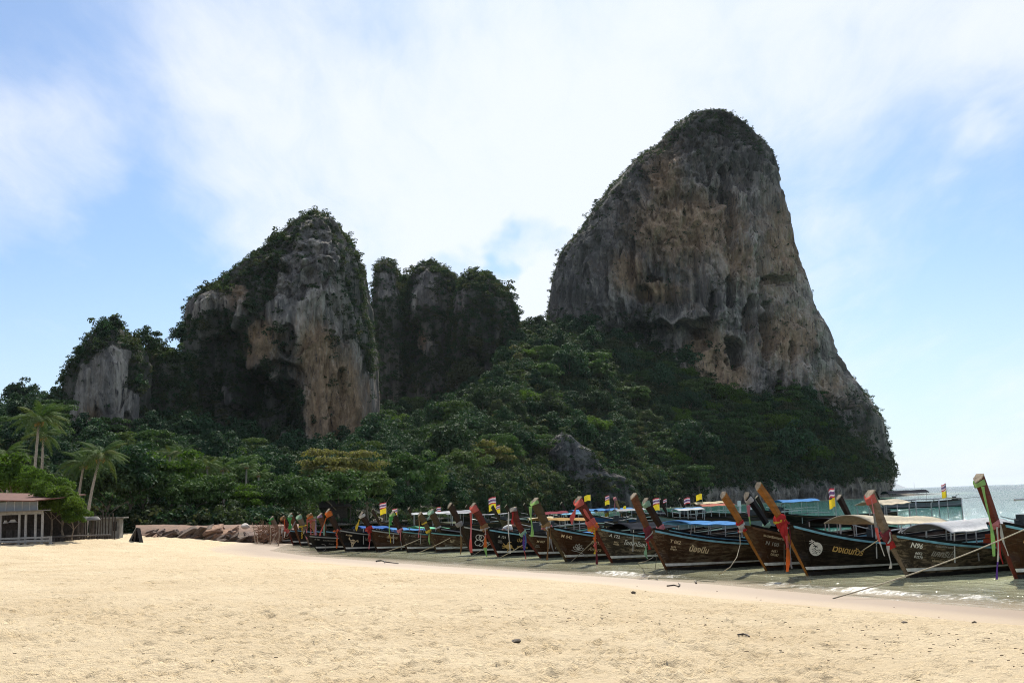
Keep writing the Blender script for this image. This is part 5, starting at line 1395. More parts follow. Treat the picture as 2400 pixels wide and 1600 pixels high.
# ---- huddle of prows at the far end of the row
b = Boat(NAME, (662, 1273), (650, 1241), (635, 1212), 'boat with a green cloth on its pale prow, first of the far huddle', hull='dark', prow='grey', L=7.5, pw=1.35); b.wrap(.84, .95, 'green', .008); b.tail(.85, .9, ['green', 'tan'], .2, .12, .05, seed=1); b.tail(.2, 1.0, ['tan', 'grey'], .06, .3, .05, seed=2)
b = Boat(NAME, (688, 1276), (676, 1242), (661, 1211), 'reddish-brown prow second of the far huddle', hull='dark', prow='red', L=7.5, pw=1.35); b.wrap(.8, 1, 'brown', .02); b.tail(.5, .9, ['white', 'grey'], .07, .2, .05, seed=3); b.wrap(-.1, .2, 'coral', .05)
b = Boat(NAME, (706, 1278), (694, 1241), (679, 1204), 'tall dark prow with a big green cloth and red streamer in the far huddle', hull='dark', prow='brown', L=7.5, pw=1.35); b.wrap(.84, .95, 'mint', .008); b.tail(.85, .75, ['green'], .3, .1, .05, seed=4); b.tail(.9, 1.2, ['orange', 'red', 'white'], .08, .35, .05, seed=5)
b = Boat(NAME, (727, 1281), (714, 1243), (699, 1208), 'grey-wrapped prow with a yellow garland in the far huddle', hull='dark', prow='grey', L=7.5, pw=1.35); b.wrap(.8, 1, 'mint', .02); b.tail(.85, .9, ['grey'], .1, .2, .05, seed=6, lean=-.5); b.garland(.4, .9, ['yellow'], .05, 7); b.tail(.1, .7, ['pink'], .08, -.1, .05, seed=2, lean=.5)
b = Boat(NAME, (749, 1283), (738, 1243), (724, 1205), 'brown prow hung with a pink flower ladder in the far huddle', hull='dark', prow='tan', L=7.5, pw=1.35); b.wrap(.8, .9, 'orange', .02); b.wrap(.92, 1, 'brown', .02); b.garland(.7, 1.0, ['coral', 'pink'], .05, 8); b.tail(.85, 1.2, ['coral', 'pink'], .08, .12, .05, seed=7); b.garland(-.1, .25, ['orange', 'tan'], .06, 3)
b = Boat(NAME, (772, 1286), (761, 1243), (748, 1205), 'dark prow with a mauve cloth and long lilac streamer in the far huddle', hull='black', prow='brown', L=7.5, pw=1.35); b.wrap(.84, .95, 'lilac', .008); b.tail(.85, 1.25, ['lilac', 'lilac'], .1, .2, .05, seed=8); b.tail(.5, 1.4, ['mint', 'grey'], .1, -.1, .05, seed=9)

# ---- boats lying further out
def far_boat(px, py, ang, label, hull='dark', prow='dark', roof=None, span=3.2, rz=1.55, half=0.85, arch=0.14, low=0.55, L=8.5, zt=2.2, flags=(), eng=True, rail='wood', poles=3, x_roof=2.0):
    D = on_z(px, py, 0.0)[1]; k = D / FPX
    nx = px - 0.62 * math.cos(R(ang)) / k * 1.0; ny = py - 1.25 / k
    tx = px - 1.15 * math.cos(R(ang)) / k; ty = py - zt / k
    b = Boat(NAME, (px, py), (nx, ny), (tx, ty), label, hull=hull, prow=prow, L=L, ang=ang, low=low, rail=rail, stripe=False)
    if roof: 
        xa, xb = x_roof, x_roof + span
        b.hit0 = b.hit; b.hit = lambda u, v, y=0.0: (u, v)
        b.canopy((xa, rz), (xb, rz + 0.05), roof, half, arch, poles); b.hit = b.hit0
    if eng: b.engine()
    for fl in flags: b.flags(*fl)
    return b


far_boat(905, 1258, 8, 'boat with a pale blue ribbed canopy behind the skull boat', roof='white', rz=1.8, span=3.4, flags=((905, 1176, ['thai', 'yellow'], 0, .7), (931, 1190, ['thai', 'yellow'], 0, .55)))
far_boat(985, 1252, 30, 'boat under a tilted grey-white canopy near the far sea wall', roof='grey', rz=1.8, span=2.6, arch=0.25, flags=((1033, 1186, ['thai'], 0, .6),))
far_boat(1085, 1232, 20, 'small boat with flat grey roof far out before the jade water', roof='grey', rz=1.15, span=3.2, arch=0.05)
far_boat(1120, 1240, 12, 'boat flying a large striped flag above the man in white', roof=None, flags=((1162, 1163, ['thai', 'yellow'], 0, .95), (1172, 1182, ['thai', 'yellow'], 0, .6)))
far_boat(1190, 1258, 10, 'boat with maroon canopy and yellow cloth roll', hull='brown', roof='maroon', rz=1.6, span=2.2)
far_boat(1225, 1262, 6, 'boat with yellow awning behind the white-streamer prow', hull='brown', roof='cream', rz=1.32, span=1.6, x_roof=0.4)
far_boat(1258, 1240, 10, 'boat with light blue canopy far out behind the lotus boat', roof='sky', rz=1.3, span=3.0)
far_boat(1290, 1236, 14, 'boat with mid blue canopy and bamboo boom', roof='blue', rz=1.48, span=3.0)
far_boat(1345, 1236, 10, 'boat with steel blue canopy behind the red-wrapped prow', hull='blue', roof='blue', rz=1.5, span=3.2, flags=((1384, 1158, ['yellow'], 0, .8), (1428, 1160, ['thai', 'yellow'], 0, .6), (1426, 1190, ['thai', 'yellow'], 0, .55)))
far_boat(1385, 1240, 10, 'boat with pale canopy and dark blue side', hull='blue', roof='grey', rz=1.5, span=2.4)
b = far_boat(1468, 1232, 26, 'boat with a slim tan prow and moss green side', hull='worn', prow='tan', zt=2.5, flags=((1467, 1184, ['yellow'], 0, .45),)); b.wrap(.8, 1, 'pink', .02); b.tail(.9, 1.3, ['pink', 'lilac'], .08, .1, .05, seed=2)
far_boat(1520, 1242, 8, 'boat with small blue canopy and a yellow banner behind the twin brown prows', roof='blue', rz=1.5, span=2.0, flags=((1545, 1165, ['thai', 'yellow'], 0, .7), (1562, 1168, ['thai'], 0, .4)))
far_boat(1556, 1250, 8, 'white-roofed boat with grey steel frame and exposed engine', hull='grey', roof='white', rz=1.55, span=1.8, x_roof=.8, arch=.1, poles=4)
far_boat(1580, 1238, 10, 'boat with rose canopy and flags in the middle distance', roof='rose', rz=1.7, span=2.6, flags=((1617, 1164, ['thai'], 0, .7),))
b = far_boat(1622, 1226, 6, 'dark boat with cream canopy and two white outboard motors', hull='dark', roof='cream', rz=1.78, span=2.6, x_roof=.2, flags=((1645, 1156, ['yellow'], 0, .8),))
for q in (4.2, 5.2):
    MB().add(*(lambda m: (m.v, m.f))(MB().box((q, -.3, 1.55), (.30, .3, .5), taper=.8).box((q + .05, -.3, 1.05), (.14, .16, .6), taper=1.1))).build('outboard_motor', WHITE_PAINT, b.root)
far_boat(1812, 1240, 8, 'boat with bright blue canopy right of the tallest golden prow', roof='blue', rz=1.88, span=2.6, x_roof=.4, half=.95, flags=())
b = far_boat(2072, 1192, 4, 'dark canopied boat out towards the open sea', hull='grey', roof='dark', rz=2.1, span=5.0, half=1.3, arch=.35, x_roof=.2, L=9.5); b.flags(2096, 1133, []); b.flags(2142, 1129, [])
b = far_boat(2030, 1300, 22, 'beige-roofed boat with bent steel hoops behind the peeling prow', roof='beige', rz=1.95, span=1.3, x_roof=.3, half=.8, flags=((2216, 1132, ['thai', 'yellow'], 0, .4),))
for k in range(3):
    x = 1.8 + k * 1.1
    MB().tube([(x, -.8, .6), (x, -.8, 1.75), (x + .12, -.7, 1.95), (x + .12, .7, 1.95), (x, .8, 1.75), (x, .8, .6)], 0.024, 6).build('hoop', STEEL, b.root)
# ================================================================ beach-side things
GZ = lambda x, y: float(ground_z(np.array(float(x)), np.array(float(y))))
PAINTED = simple('pale_painted_wood', (0.30, 0.285, 0.26), 0.7, var=0.25, scale=12)
ROOF_RED = simple('red_brown_roof', (0.12, 0.05, 0.034), 0.9, var=0.3, scale=5, bump=0.4)
PANEL = simple('grey_panel', (0.34, 0.36, 0.36), 0.5, var=0.1)
DARKWOOD = simple('dark_timber', (0.035, 0.028, 0.022), 0.9, var=0.5, scale=8, bump=0.6)
GREYWOOD = simple('grey_timber', (0.06, 0.05, 0.042), 0.9, var=0.4, scale=8, bump=0.6)
CONCRETE = simple('old_concrete', (0.17, 0.165, 0.15), 0.9, var=0.35, scale=3, bump=0.6)

# restaurant on low stilts
Y0 = 60.0
def PX(px, py, D=Y0): return at(px, py, D)
r = empty('beach_restaurant', (-27.5, Y0, 0.85)); tag(r, 'open-fronted beach restaurant with red-brown roof and pale posts', 'building')
o3 = Vector((-27.5, Y0, 0.85))
def L3(px, py, D=Y0): return Vector(PX(px, py, D)) - o3
for x in (-60, -25, 2, 46, 61, 84, 100):
    t = L3(x, 1206); zt_ = L3(50, 1206).z + .06; MB().box((t.x, 0.0, zt_ / 2 - .15), (0.10, 0.10, zt_ + .3)).build('post', PAINTED, r)
a, b_ = L3(-120, 1262), L3(119, 1257); a.z = L3(60, 1260).z
MB().box(((a.x + b_.x) / 2, -.09, a.z - .0), (b_.x - a.x, .06, .10)).build('hand_rail', PAINTED, r)
MB().box(((a.x + b_.x) / 2, -.085, a.z - .17), (b_.x - a.x, .05, .12)).build('lower_rail', PAINTED, r)
MB().box((b_.x, -.02, a.z / 2 - .1), (.12, .14, a.z + .3)).build('corner_post', PAINTED, r)
MB().box(((a.x + b_.x) / 2, 2.4, .12), (b_.x - a.x, 4.6, .14)).build('deck', GREYWOOD, r)
a, b_ = L3(-120, 1206), L3(103, 1206); a.z = L3(50, 1206).z
MB().box(((a.x + b_.x) / 2, -.10, a.z + .10), (b_.x - a.x, .07, .17)).build('fascia', PAINTED, r)
a, b_ = L3(-120, 1199), L3(114, 1198); a.z = L3(50, 1199).z
MB().box(((a.x + b_.x) / 2, -.1, a.z + .05), (b_.x - a.x, .8, .05)).build('awning', simple('awning_metal', (0.14, 0.13, 0.12), 0.7), r)
xs = [-28, -10, 8, 28, 46, 64, 82]
for u, v in zip(xs[:-1], xs[1:]):
    a, b_ = L3(u, 1196), L3(v, 1176)
    MB().box(((a.x + b_.x) / 2, .35, L3(30, 1186).z), (b_.x - a.x - .03, .04, .50)).build('wall_panel', PANEL, r)
for u in xs: a = L3(u, 1186); MB().box((a.x, .325, L3(30, 1186).z), (.035, .04, .52)).build('panel_batten', WHITE_PAINT, r)
a, b_, c_ = L3(-130, 1173), L3(84, 1175), L3(117, 1164)
V = []
for z in (0, .06):
    V += [(a.x, -.35, a.z + z + .02), (b_.x, -.35, b_.z + z), (c_.x, .7, b_.z + .12 + z), (c_.x, 5.0, b_.z + .35 + z), (a.x, 5.0, a.z + .42 + z)]
MB().add(V, [(4, 3, 2, 1, 0), (5, 6, 7, 8, 9)] + [(k, (k + 1) % 5, 5 + (k + 1) % 5, 5 + k) for k in range(5)]).build('roof', ROOF_RED, r)
a, b_ = L3(-120, 1240), L3(104, 1240)
MB().box(((a.x + b_.x) / 2, 4.6, 1.1), (b_.x - a.x, .1, 2.3)).build('back_wall', DARKWOOD, r)
for (x, y, w) in ((30, 1221, .55), (13, 1223, .3)):
    a = L3(x, y, Y0 + 1.2)
    l = MB().tube([(a.x, 1.2, a.z - .06), (a.x, 1.2, a.z - .02), (a.x, 1.2, a.z + .1)], w / 2, 10, w / 5).build('lamp_shade', WHITE_PAINT, r)
    MB().tube([(a.x, 1.2, a.z + .1), (a.x, 1.2, 1.9)], .012, 5).build('cord', BLACK_PAINT, l)
for x in (18, 38, 55, 77, 92):
    a = L3(x, 1243, Y0 + 2); MB().box((a.x, 2, .5), (.35, .35, .04)).box((a.x, 2.17, .75), (.33, .03, .42)).tube([(a.x - .15, 1.85, .2), (a.x - .15, 1.85, .5)], .015, 4).tube([(a.x + .15, 1.85, .2), (a.x + .15, 1.85, .5)], .015, 4).build('chair', GREYWOOD, r)

# low timber wall running on from the restaurant
w = empty('timber_wall', (-25, 63, 0.8)); tag(w, 'low dark timber retaining wall with a pale top rail, half buried in sand', 'wall')
o3 = Vector((-25, 63, 0.8))
a, b_ = Vector(PX(119, 1258, 61)) - o3, Vector(PX(258, 1253, 66)) - o3
MB().tube([a, a.lerp(b_, .5) + Vector((0, 0, .02)), b_], .05, 7).build('top_rail', GREYWOOD, w)
for k in range(22):
    p = a.lerp(b_, (k + .5) / 22); h = random.uniform(.5, .62)
    MB().box((p.x, p.y + .06, p.z - .06 - h / 2), ((b_ - a).length / 22 - .03, .06, h), .1).build('plank', DARKWOOD if k % 3 else GREYWOOD, w)
f_ = empty('timber_fence', (-24, 69, 0.8)); tag(f_, 'tall dark fence of rough poles in the shade behind the low timber wall', 'fence')
for k in range(26):
    p = Vector(PX(108 + k * 6.4, 1230, 69)) - Vector((-24, 69, .8)); h = random.uniform(1.5, 2.0)
    MB().tube([(p.x, random.uniform(-.1, .1), -.2), (p.x + random.uniform(-.08, .08), 0, h)], .055, 6, .04).build('pole', DARKWOOD if k % 4 else GREYWOOD, f_)
for i, (x, y, wd) in enumerate(((194, 1211, .42), (218, 1212, .52))):
    p = PX(x, y, 68)
    e = empty('stone_cap', (p[0], 68, .8)); tag(e, ('round', 'long')[i] + ' pale stone cap on a post behind the timber wall', 'post cap')
    m = MB(); m.tube([(0, 0, p[2] - .98), (0, 0, p[2] - .9), (0, 0, p[2] - .78), (0, 0, p[2] - .74)], wd * .95, 12, wd * .5); m.build('cap', CONCRETE, e, True)
    MB().tube([(0, 0, -.3), (0, 0, p[2] - .95)], .09, 7).build('post', GREYWOOD, e)
p = PX(258, 1205, 74); e = empty('concrete_shelter', (p[0], 74, .8)); tag(e, 'small broken concrete shelter with flat slab roof under dark trees', 'shelter')
MB().box((0, 0, .75), (1.5, 1.0, 1.3), .1).build('wall', CONCRETE, e); MB().box((.05, -.1, 1.46), (2.1, 1.5, .09), .12).build('slab_roof', CONCRETE, e); MB().box((.5, -.55, .9), (.3, .06, .6), .1).build('dark_opening_slab', BLACK_PAINT, e)  # black slab on the solid wall paints the shade inside an opening

# dark wedge standing on the sand
p = np.append(at(313, 1275, 65)[:2], 0); gz = GZ(p[0], p[1]); p[2] = gz
top = Vector(at(319, 1236, 65)) - Vector(p); lf = Vector(at(296, 1268, 65)) - Vector(p); rt = Vector(at(330, 1276, 65)) - Vector(p)
e = empty('beach_shelter', tuple(p)); tag(e, 'small black wedge-shaped shelter with a grey sloping side, alone on the sand', 'shelter')
def panel(q, th=.03):
    n = (q[1] - q[0]).cross(q[2] - q[0]).normalized() * th
    k = len(q); return MB().add(q + [v + n for v in q], [tuple(range(k))[::-1], tuple(range(k, 2 * k))] + [(i, (i + 1) % k, k + (i + 1) % k, k + i) for i in range(k)])
bk = Vector((.05, .5, -.05)); dn = Vector((0, 0, -.3))
panel([lf + dn, top, top + bk, lf + bk + dn]).build('side_panel', simple('grey_board', (0.30, 0.29, 0.27), 0.8), e)
panel([top, rt + dn, rt + bk + dn, top + bk]).build('side_panel', BLACK_PAINT, e)
panel([lf + dn + Vector((.06, .25, 0)), rt + dn + Vector((-.06, .25, 0)), top + Vector((0, .25, -.06))]).build('back_panel', BLACK_PAINT, e)
MB().tube([lf.lerp(rt, .5) + dn, top.lerp(lf.lerp(rt, .5), .15)], .05, 5).build('prop', DARKWOOD, e)

# ---------------------------------------------------------------- rock bank
def rock_mat(name, a, b2):
    m, t = mat_new(name); co = t.add('ShaderNodeTexCoord').outputs['Object']; n = t.noise(co, 2.4, 7, 0.66); n2 = t.noise(t.mapping(co, (1, 1, 6)), 2.0, 5, .6, .5)
    c = t.ramp(n, [(.35, a), (.65, b2)]); c = t.mix(t.math('MULTIPLY', t.step(n2, .52, .66), .6), c, [x * .35 for x in a])
    mat_out(t, t.add('ShaderNodeBsdfPrincipled', {'Base Color': c, 'Roughness': .9, 'Normal': t.add('ShaderNodeBump', {'Height': t.math('ADD', n, n2), 'Strength': .9, 'Distance': .12}).outputs[0]}).outputs[0])
    return m


RM = [rock_mat('brown_rock', (0.09, 0.06, 0.042), (0.19, 0.13, 0.09)), rock_mat('orange_rock', (0.22, 0.12, 0.07), (0.38, 0.22, 0.135)), rock_mat('purplish_rock', (0.10, 0.06, 0.045), (0.20, 0.13, 0.10))]
def slab_mesh(seed, mat):
    g = np.random.default_rng(seed); bm = bmesh.new(); bmesh.ops.create_cube(bm, size=2.0)
    for v in bm.verts: v.co += Vector(g.normal(size=3)) * .18
    bmesh.ops.bevel(bm, geom=bm.edges[:], offset=.3, segments=2, affect='EDGES', profile=.5)
    bmesh.ops.subdivide_edges(bm, edges=bm.edges[:], cuts=2, use_grid_fill=True)
    for v in bm.verts: v.co *= 1 + 0.22 * float(fbm(np.array(v.co.x * 1.7 + seed), np.array(v.co.y * 1.7), np.array(v.co.z * 1.7), 3))
    me = bpy.data.meshes.new('slab'); bm.to_mesh(me); bm.free(); me.materials.append(mat); me.update(); return me


def rock_mesh(seed, mat):
    g = np.random.default_rng(seed); bm = bmesh.new(); bmesh.ops.create_icosphere(bm, subdivisions=3, radius=1.0)
    for k in range(9):
        n = Vector(g.normal(size=3)).normalized(); d = g.uniform(.45, .8)
        for v in bm.verts:
            q = v.co.dot(n)
            if q > d: v.co -= n * (q - d) * .95
    for v in bm.verts: v.co *= 1 + .10 * float(fbm(np.array(v.co.x * 2 + seed), np.array(v.co.y * 2), np.array(v.co.z * 2), 3))
    me = bpy.data.meshes.new('rock'); bm.to_mesh(me); bm.free(); me.materials.append(mat); me.update(); return me
SMESH = [[slab_mesh(30 + i + 10 * j, RM[j]) for i in range(3)] for j in range(3)]
RMESH = [[rock_mesh(50 + i + 10 * j, RM[j]) for i in range(4)] for j in range(3)]
# earth behind the stones
xs = np.linspace(318, 700, 60); V = []
for x in xs:
    for D, py in ((78.6, 1266), (80, 1248), (82.5, 1236), (86, 1230), (92, 1228)):
        q = at(x, py + 3 * float(fbm(np.array(x / 30), np.array(D), np.array(0.), 2)), D); V.append((q[0], q[1], q[2] if D > 79 else -.2))
tag(obj('rock_bank', mesh_np('rock_bank', np.array(V), grid_faces(60, 5), rock_mat('bank_earth', (0.12, 0.07, 0.045), (0.24, 0.135, 0.085)), True)), kind='structure')
slabs = [(520, 1252, 2.0, .62, 1, -8, 'large flat-faced orange rock slab in the rock bank'), (470, 1250, 1.9, .5, 0, -24, 'long brown slab tilted left of the orange slab'), (430, 1252, 1.7, .42, 0, -28, 'long tilted brown slab in the left half of the rock bank'),
         (392, 1254, 1.5, .40, 2, -24, 'tilted purplish slab at the left of the rock bank'), (360, 1255, 1.3, .36, 2, -22, 'tilted purplish slab next to the black wedge shelter'), (560, 1258, 1.6, .5, 0, 8, 'squat brown rock at the right of the orange slab'),
         (500, 1240, 1.2, .4, 1, -10, 'rust-coloured rock on top of the bank'), (596, 1256, 1.2, .6, 2, 4, 'dark rock beside the pile of branches'), (540, 1262, 1.1, .3, 1, 4, 'pale orange rock lying low before the big slab')]
for i, (x, y, wd, h, mi, tl, lab) in enumerate(slabs):
    q = at(x, y, 78.5); o = obj('rock_slab', SMESH[mi][i % 3]); o.location = q; o.scale = (wd * .56, .7, h * .40); o.rotation_euler = (R(12), R(tl), R(random.uniform(-20, 20))); tag(o, lab, 'rock')
for k in range(46):
    x = random.uniform(330, 640); y = random.uniform(1244, 1266); mi = random.choice((0, 0, 1, 2, 2)); sz = random.uniform(.18, .5)
    q = at(x, y, 77.4 + (1266 - y) * .08); o = obj('bank_rock', (SMESH[mi][k % 3] if k % 2 else RMESH[mi][k % 4])); o.location = q; o.scale = (sz * 1.5, sz, sz * .36); o.rotation_euler = (R(random.uniform(-15, 25)), R(random.uniform(-42, -8)), random.uniform(-.5, .5))
    tag(o, ('brown', 'orange', 'purplish')[mi] + ' weathered stone lying loose among the tilted slabs', 'rock', ('brown', 'orange', 'purplish')[mi] + ' stones of the rock bank')
q = at(576, 1232, 80); o = obj('boulder', rock_mesh(91, simple('pale_boulder', (.62, .56, .48), .9, bump=.5))); o.location = q; o.scale = (.34, .3, .26); tag(o, 'pale round boulder on top of the bank behind the branches', 'boulder')

# brushwood pile and standing sticks
STICK = simple('bleached_wood', (0.34, 0.255, 0.175), 0.9, var=0.35, scale=9); STICK2 = simple('rusty_brushwood', (0.20, 0.105, 0.06), 0.9, var=0.4, scale=9)
mb = MB()
for k in range(190):
    q = Vector(at(random.uniform(600, 668), random.uniform(1232, 1264), random.uniform(75, 78))); d = Vector((random.uniform(-1, 1), random.uniform(-.5, .5), random.uniform(-.4, .6))).normalized() * random.uniform(.25, .7)
    mb.tube([q - d, q + Vector((0, 0, random.uniform(-.1, .12))), q + d], .018, 4, .009)
o = mb.build('brushwood_pile', STICK2, kind='stuff'); tag(o, 'tangled pile of reddish dry branches behind the first prows', 'branches')
for i, (x0, y0, x1, y1, lab) in enumerate(((598, 1264, 591, 1224, 'pale stick standing at the left of the brushwood'), (604, 1266, 600, 1250, 'short pale stick leaning in the brushwood'), (633, 1268, 633, 1232, 'pale pole in the middle of the brushwood'), (652, 1272, 654, 1236, 'pale pole at the right of the brushwood'), (638, 1262, 650, 1246, 'forked pale stick low in the brushwood'))):
    a, b_ = Vector(at(x0, y0, 73)), Vector(at(x1, y1, 73.2)); o = MB().tube([Vector((0, 0, -.2)), (b_ - a) * .5 + Vector((.04, 0, 0)), b_ - a], .04, 6, .025).build('driftwood_pole', STICK); o.location = a; tag(o, lab, 'pole')

# hut and sea wall in the shade of the trees
p = at(778, 1220, 113); e = empty('beach_hut', (p[0], 113, .9), .15); tag(e, 'dark low hut with a sloping grey roof in the shade under the trees', 'hut')
MB().box((0, 0, .9), (3.2, 2.4, 1.8)).build('wall', DARKWOOD, e)
V = [(-2.1, -1.7, 1.6), (2.1, -1.7, 1.6), (2.1, 1.7, 1.6), (-2.1, 1.7, 1.6), (-1.2, 0, 2.7), (1.2, 0, 2.7)]
MB().add(V, [(0, 1, 5, 4), (1, 2, 5), (2, 3, 4, 5), (3, 0, 4), (3, 2, 1, 0)]).build('roof', GREYWOOD, e)
for x in (-1.9, 1.9): MB().tube([(x, -1.55, -.2), (x, -1.55, 1.65)], .05, 6).build('post', GREYWOOD, e)
a, b_ = at(820, 1212, 126), at(975, 1206, 140)
e = empty('sea_wall', (a[0], a[1], .3), math.atan2(b_[1] - a[1], b_[0] - a[0])); tag(e, 'grey concrete sea wall between the trees and the water', 'wall'); ln = math.hypot(b_[0] - a[0], b_[1] - a[1])
for k in range(8): MB().box((ln * (k + .5) / 8, 0, .55), (ln / 8 - .04, .35, 1.5)).build('wall_panel', CONCRETE, e)
MB().box((ln / 2, -.02, 1.36), (ln, .5, .12)).build('coping', CONCRETE, e)

# ---------------------------------------------------------------- mooring ropes
ROPE = simple('rope', (0.36, 0.31, 0.22), 0.9, var=0.25, scale=30); ROPE_DARK = simple('dark_rope', (0.10, 0.09, 0.07), 0.9)
def rope(a, b_, sag, label, r=.014, mat=None, n=14):
    a, b_ = Vector(a), Vector(b_); m = MB(); pts = [a.lerp(b_, k / n) - a - Vector((0, 0, sag * math.sin(math.pi * k / n))) for k in range(n + 1)]
    o = m.tube(pts, r, 5).build('mooring_rope', mat or ROPE, None, True); o.location = a; tag(o, label, 'rope'); return o
def sand_at(px, py):
    z = 0.1
    for _ in range(6): p = on_z(px, py, z); z = GZ(p[0], p[1])
    return on_z(px, py, z + .01)
rope(at(2420, 1232, 26.5), sand_at(1952, 1402), .10, 'long taut rope crossing before the weathered boat to the wet sand', .016)
rope(at(2066, 1260, 29.6), on_z(1958, 1325, .05), .03, 'pale rope from the weathered boat down across the black boat', .013)
rope(at(2333, 1232, 28.6), at(2377, 1330, 28.4), .0, 'pale line hanging down the stem of the gold-numbered boat', .010)
m = [at(1734, 1245, 34.0), at(1735, 1275, 33.8), at(1727, 1305, 33.2), at(1712, 1328, 32.6), on_z(1684, 1346, .02)]
o = MB().tube([Vector(p) - Vector(m[0]) for p in m], .012, 5).build('mooring_rope', ROPE, None, True); o.location = m[0]; tag(o, 'slack pale rope looping from the orange-brown bow into the surf', 'rope')
m = [at(1538, 1296, 35.2), at(1528, 1307, 35), at(1512, 1315, 34.8), on_z(1494, 1319, .0)]
o = MB().tube([Vector(p) - Vector(m[0]) for p in m], .012, 5).build('mooring_rope', ROPE, None, True); o.location = m[0]; tag(o, 'short slack rope left of the bold-lettered brown bow', 'rope')
rope(at(1422, 1235, 42), on_z(1338, 1316, .0), .03, 'thin rope from the red-wrapped prow past the lotus boat', .013, ROPE)
rope(at(1282, 1245, 43.5), at(1330, 1306, 43.2), .0, 'thin pale line down the stem of the lotus boat', .011)
rope(at(1242, 1265, 46.5), on_z(1168, 1308, .0), .03, 'thin rope in front of the golden fish boat', .013)
rope(at(1147, 1275, 50), on_z(1108, 1301, .0), .02, 'thin rope in front of the ring-painted boat', .013)
rope(at(1055, 1260, 51.5), on_z(960, 1302, .0), .04, 'long rope in front of the worn hull with red writing', .014)
rope(at(985, 1262, 54), on_z(872, 1302, .0), .05, 'long rope running left in front of the red-garlanded boat', .014)
rope(at(1838, 1275, 33), on_z(1838, 1342, .0), .0, 'thin dark line dropping straight into the water by the orange-brown bow', .011, ROPE_DARK)
rope(at(1540, 1300, 35.2), on_z(1535, 1335, .0), .0, 'thin dark line dropping straight into the water by the bold-lettered bow', .010, ROPE_DARK)

# ---------------------------------------------------------------- driftwood, stones
DRIFT = simple('wet_driftwood', (0.055, 0.04, 0.028), 0.7, var=0.4, scale=14, bump=.5)
def drift(pix, label, r=.03, r1=.012, name='driftwood', lift=.02, extra=()):
    P = [Vector(sand_at(*p)) + Vector((0, 0, lift)) for p in pix]; m = MB().tube([q - P[0] for q in P], r, 6, r1)
    for e in extra:
        Q = [Vector(sand_at(*p)) + Vector((0, 0, lift)) for p in e]; m.tube([q - P[0] for q in Q], r * .7, 5, r1)
    o = m.build(name, DRIFT); o.location = P[0]; tag(o, label, 'driftwood')
def lifted(px, py, D): return at(px, py, D)
drift([(1564, 1374), (1580, 1372), (1590, 1375), (1594, 1371), (1590, 1368)], 'curled dark twig at the edge of the wet sand', .02)
drift([(1632, 1367), (1629, 1363), (1634, 1361), (1650, 1363), (1668, 1364), (1680, 1361)], 'hook-ended dark stick lying in the foam', .022)
drift([(1520, 1357), (1532, 1356), (1542, 1359)], 'short dark twig left of the hooked stick', .018)
drift([(882, 1316), (895, 1314), (905, 1317), (920, 1319), (934, 1321)], 'forked dark branch lying in the shallows before the red-garlanded boat', .035, .015, extra=([(895, 1314), (890, 1312), (882, 1314)], [(900, 1315), (902, 1319)]))
drift([(1730, 1490), (1742, 1488), (1752, 1491), (1756, 1494)], 'small bent twig alone on the dry sand', .013)
drift([(1790, 1372), (1820, 1369), (1852, 1362)], 'straight thin stick at the edge of the foam', .012, .008)
STONE = rock_mat('beach_stone', (0.20, 0.16, 0.12), (0.34, 0.28, 0.21))
for i, (x, y, s_, lab) in enumerate(((1212, 1504, .055, 'largest grey stone lying on the dry sand'), (2120, 1460, .045, 'grey pebble near the wet sand on the right'), (2283, 1459, .03, 'small pebble nearest the right edge of the beach'), (1485, 1389, .05, 'dark pebble at the top of the wet sand'), (1946, 1340 + 91, .035, 'small dark pebble between the two larger ones'))):
    p = sand_at(x, y); o = obj('beach_stone', rock_mesh(200 + i, STONE)); o.location = (p[0], p[1], p[2] + s_ * .3); o.scale = (s_ * 1.4, s_ * 1.1, s_ * .8); o.rotation_euler = (0, 0, i); tag(o, lab, 'stone')
# shell grit and torn weed strewn over the upper beach
wm = MB()
for k in range(190):
    x = random.uniform(-50, 2450); y = random.uniform(1300, 1598)
    if k < 110: x = random.uniform(1150, 2400); y = 1395 + (x - 1150) * .055 + abs(random.gauss(0, 38))
    if y > 1598 or y < 1296: continue
    d = ray(x, y); p = np.array([0, 0, EYE]) + d * ((.55 - EYE) / d[2])
    if float(shore_s(np.array(p[0]), np.array(p[1]))) > -1.8: continue
    z = GZ(p[0], p[1]) + .02; a = random.uniform(0, 6.28); l = random.uniform(.008, .026); w_ = random.uniform(.006, .016)
    wm.box((p[0], p[1], z), (l * 2, w_, .008), a)
o = wm.build('beach_litter', simple('dry_weed', (0.12, 0.085, 0.05), .9, var=.4), kind='stuff'); tag(o, 'tiny scraps of dry weed and shell strewn over the sand', 'weed')

# ---------------------------------------------------------------- man bending over in a boat
SKIN = simple('skin', (0.30, 0.16, 0.10), .6, var=.05); SHIRT = simple('white_shirt', (0.66, 0.64, 0.60), .9, var=.08); SHORTS = simple('khaki_shorts', (0.36, 0.28, 0.17), .9, var=.1); HAIR = simple('black_hair', (0.012, 0.010, 0.009), .7)
def skin_mesh(name, V, Ed, rad, mat, parent, rootv=0, sub=2):
    me = bpy.data.meshes.new(name); me.from_pydata(V, Ed, []); me.materials.append(mat); o = obj(name, me, parent)
    sm = o.modifiers.new('skin', 'SKIN'); sm.use_smooth_shade = True
    for i, q in enumerate(me.skin_vertices[0].data): q.radius = rad[i] if isinstance(rad[i], tuple) else (rad[i], rad[i]); q.use_root = i == rootv
    o.modifiers.new('sub', 'SUBSURF').levels = sub; o.modifiers['sub'].render_levels = sub
    return o
pz = 0.16; hx, hz = m_boat.hit(1177, 1246)
P0 = m_boat.F + m_boat.h * hx
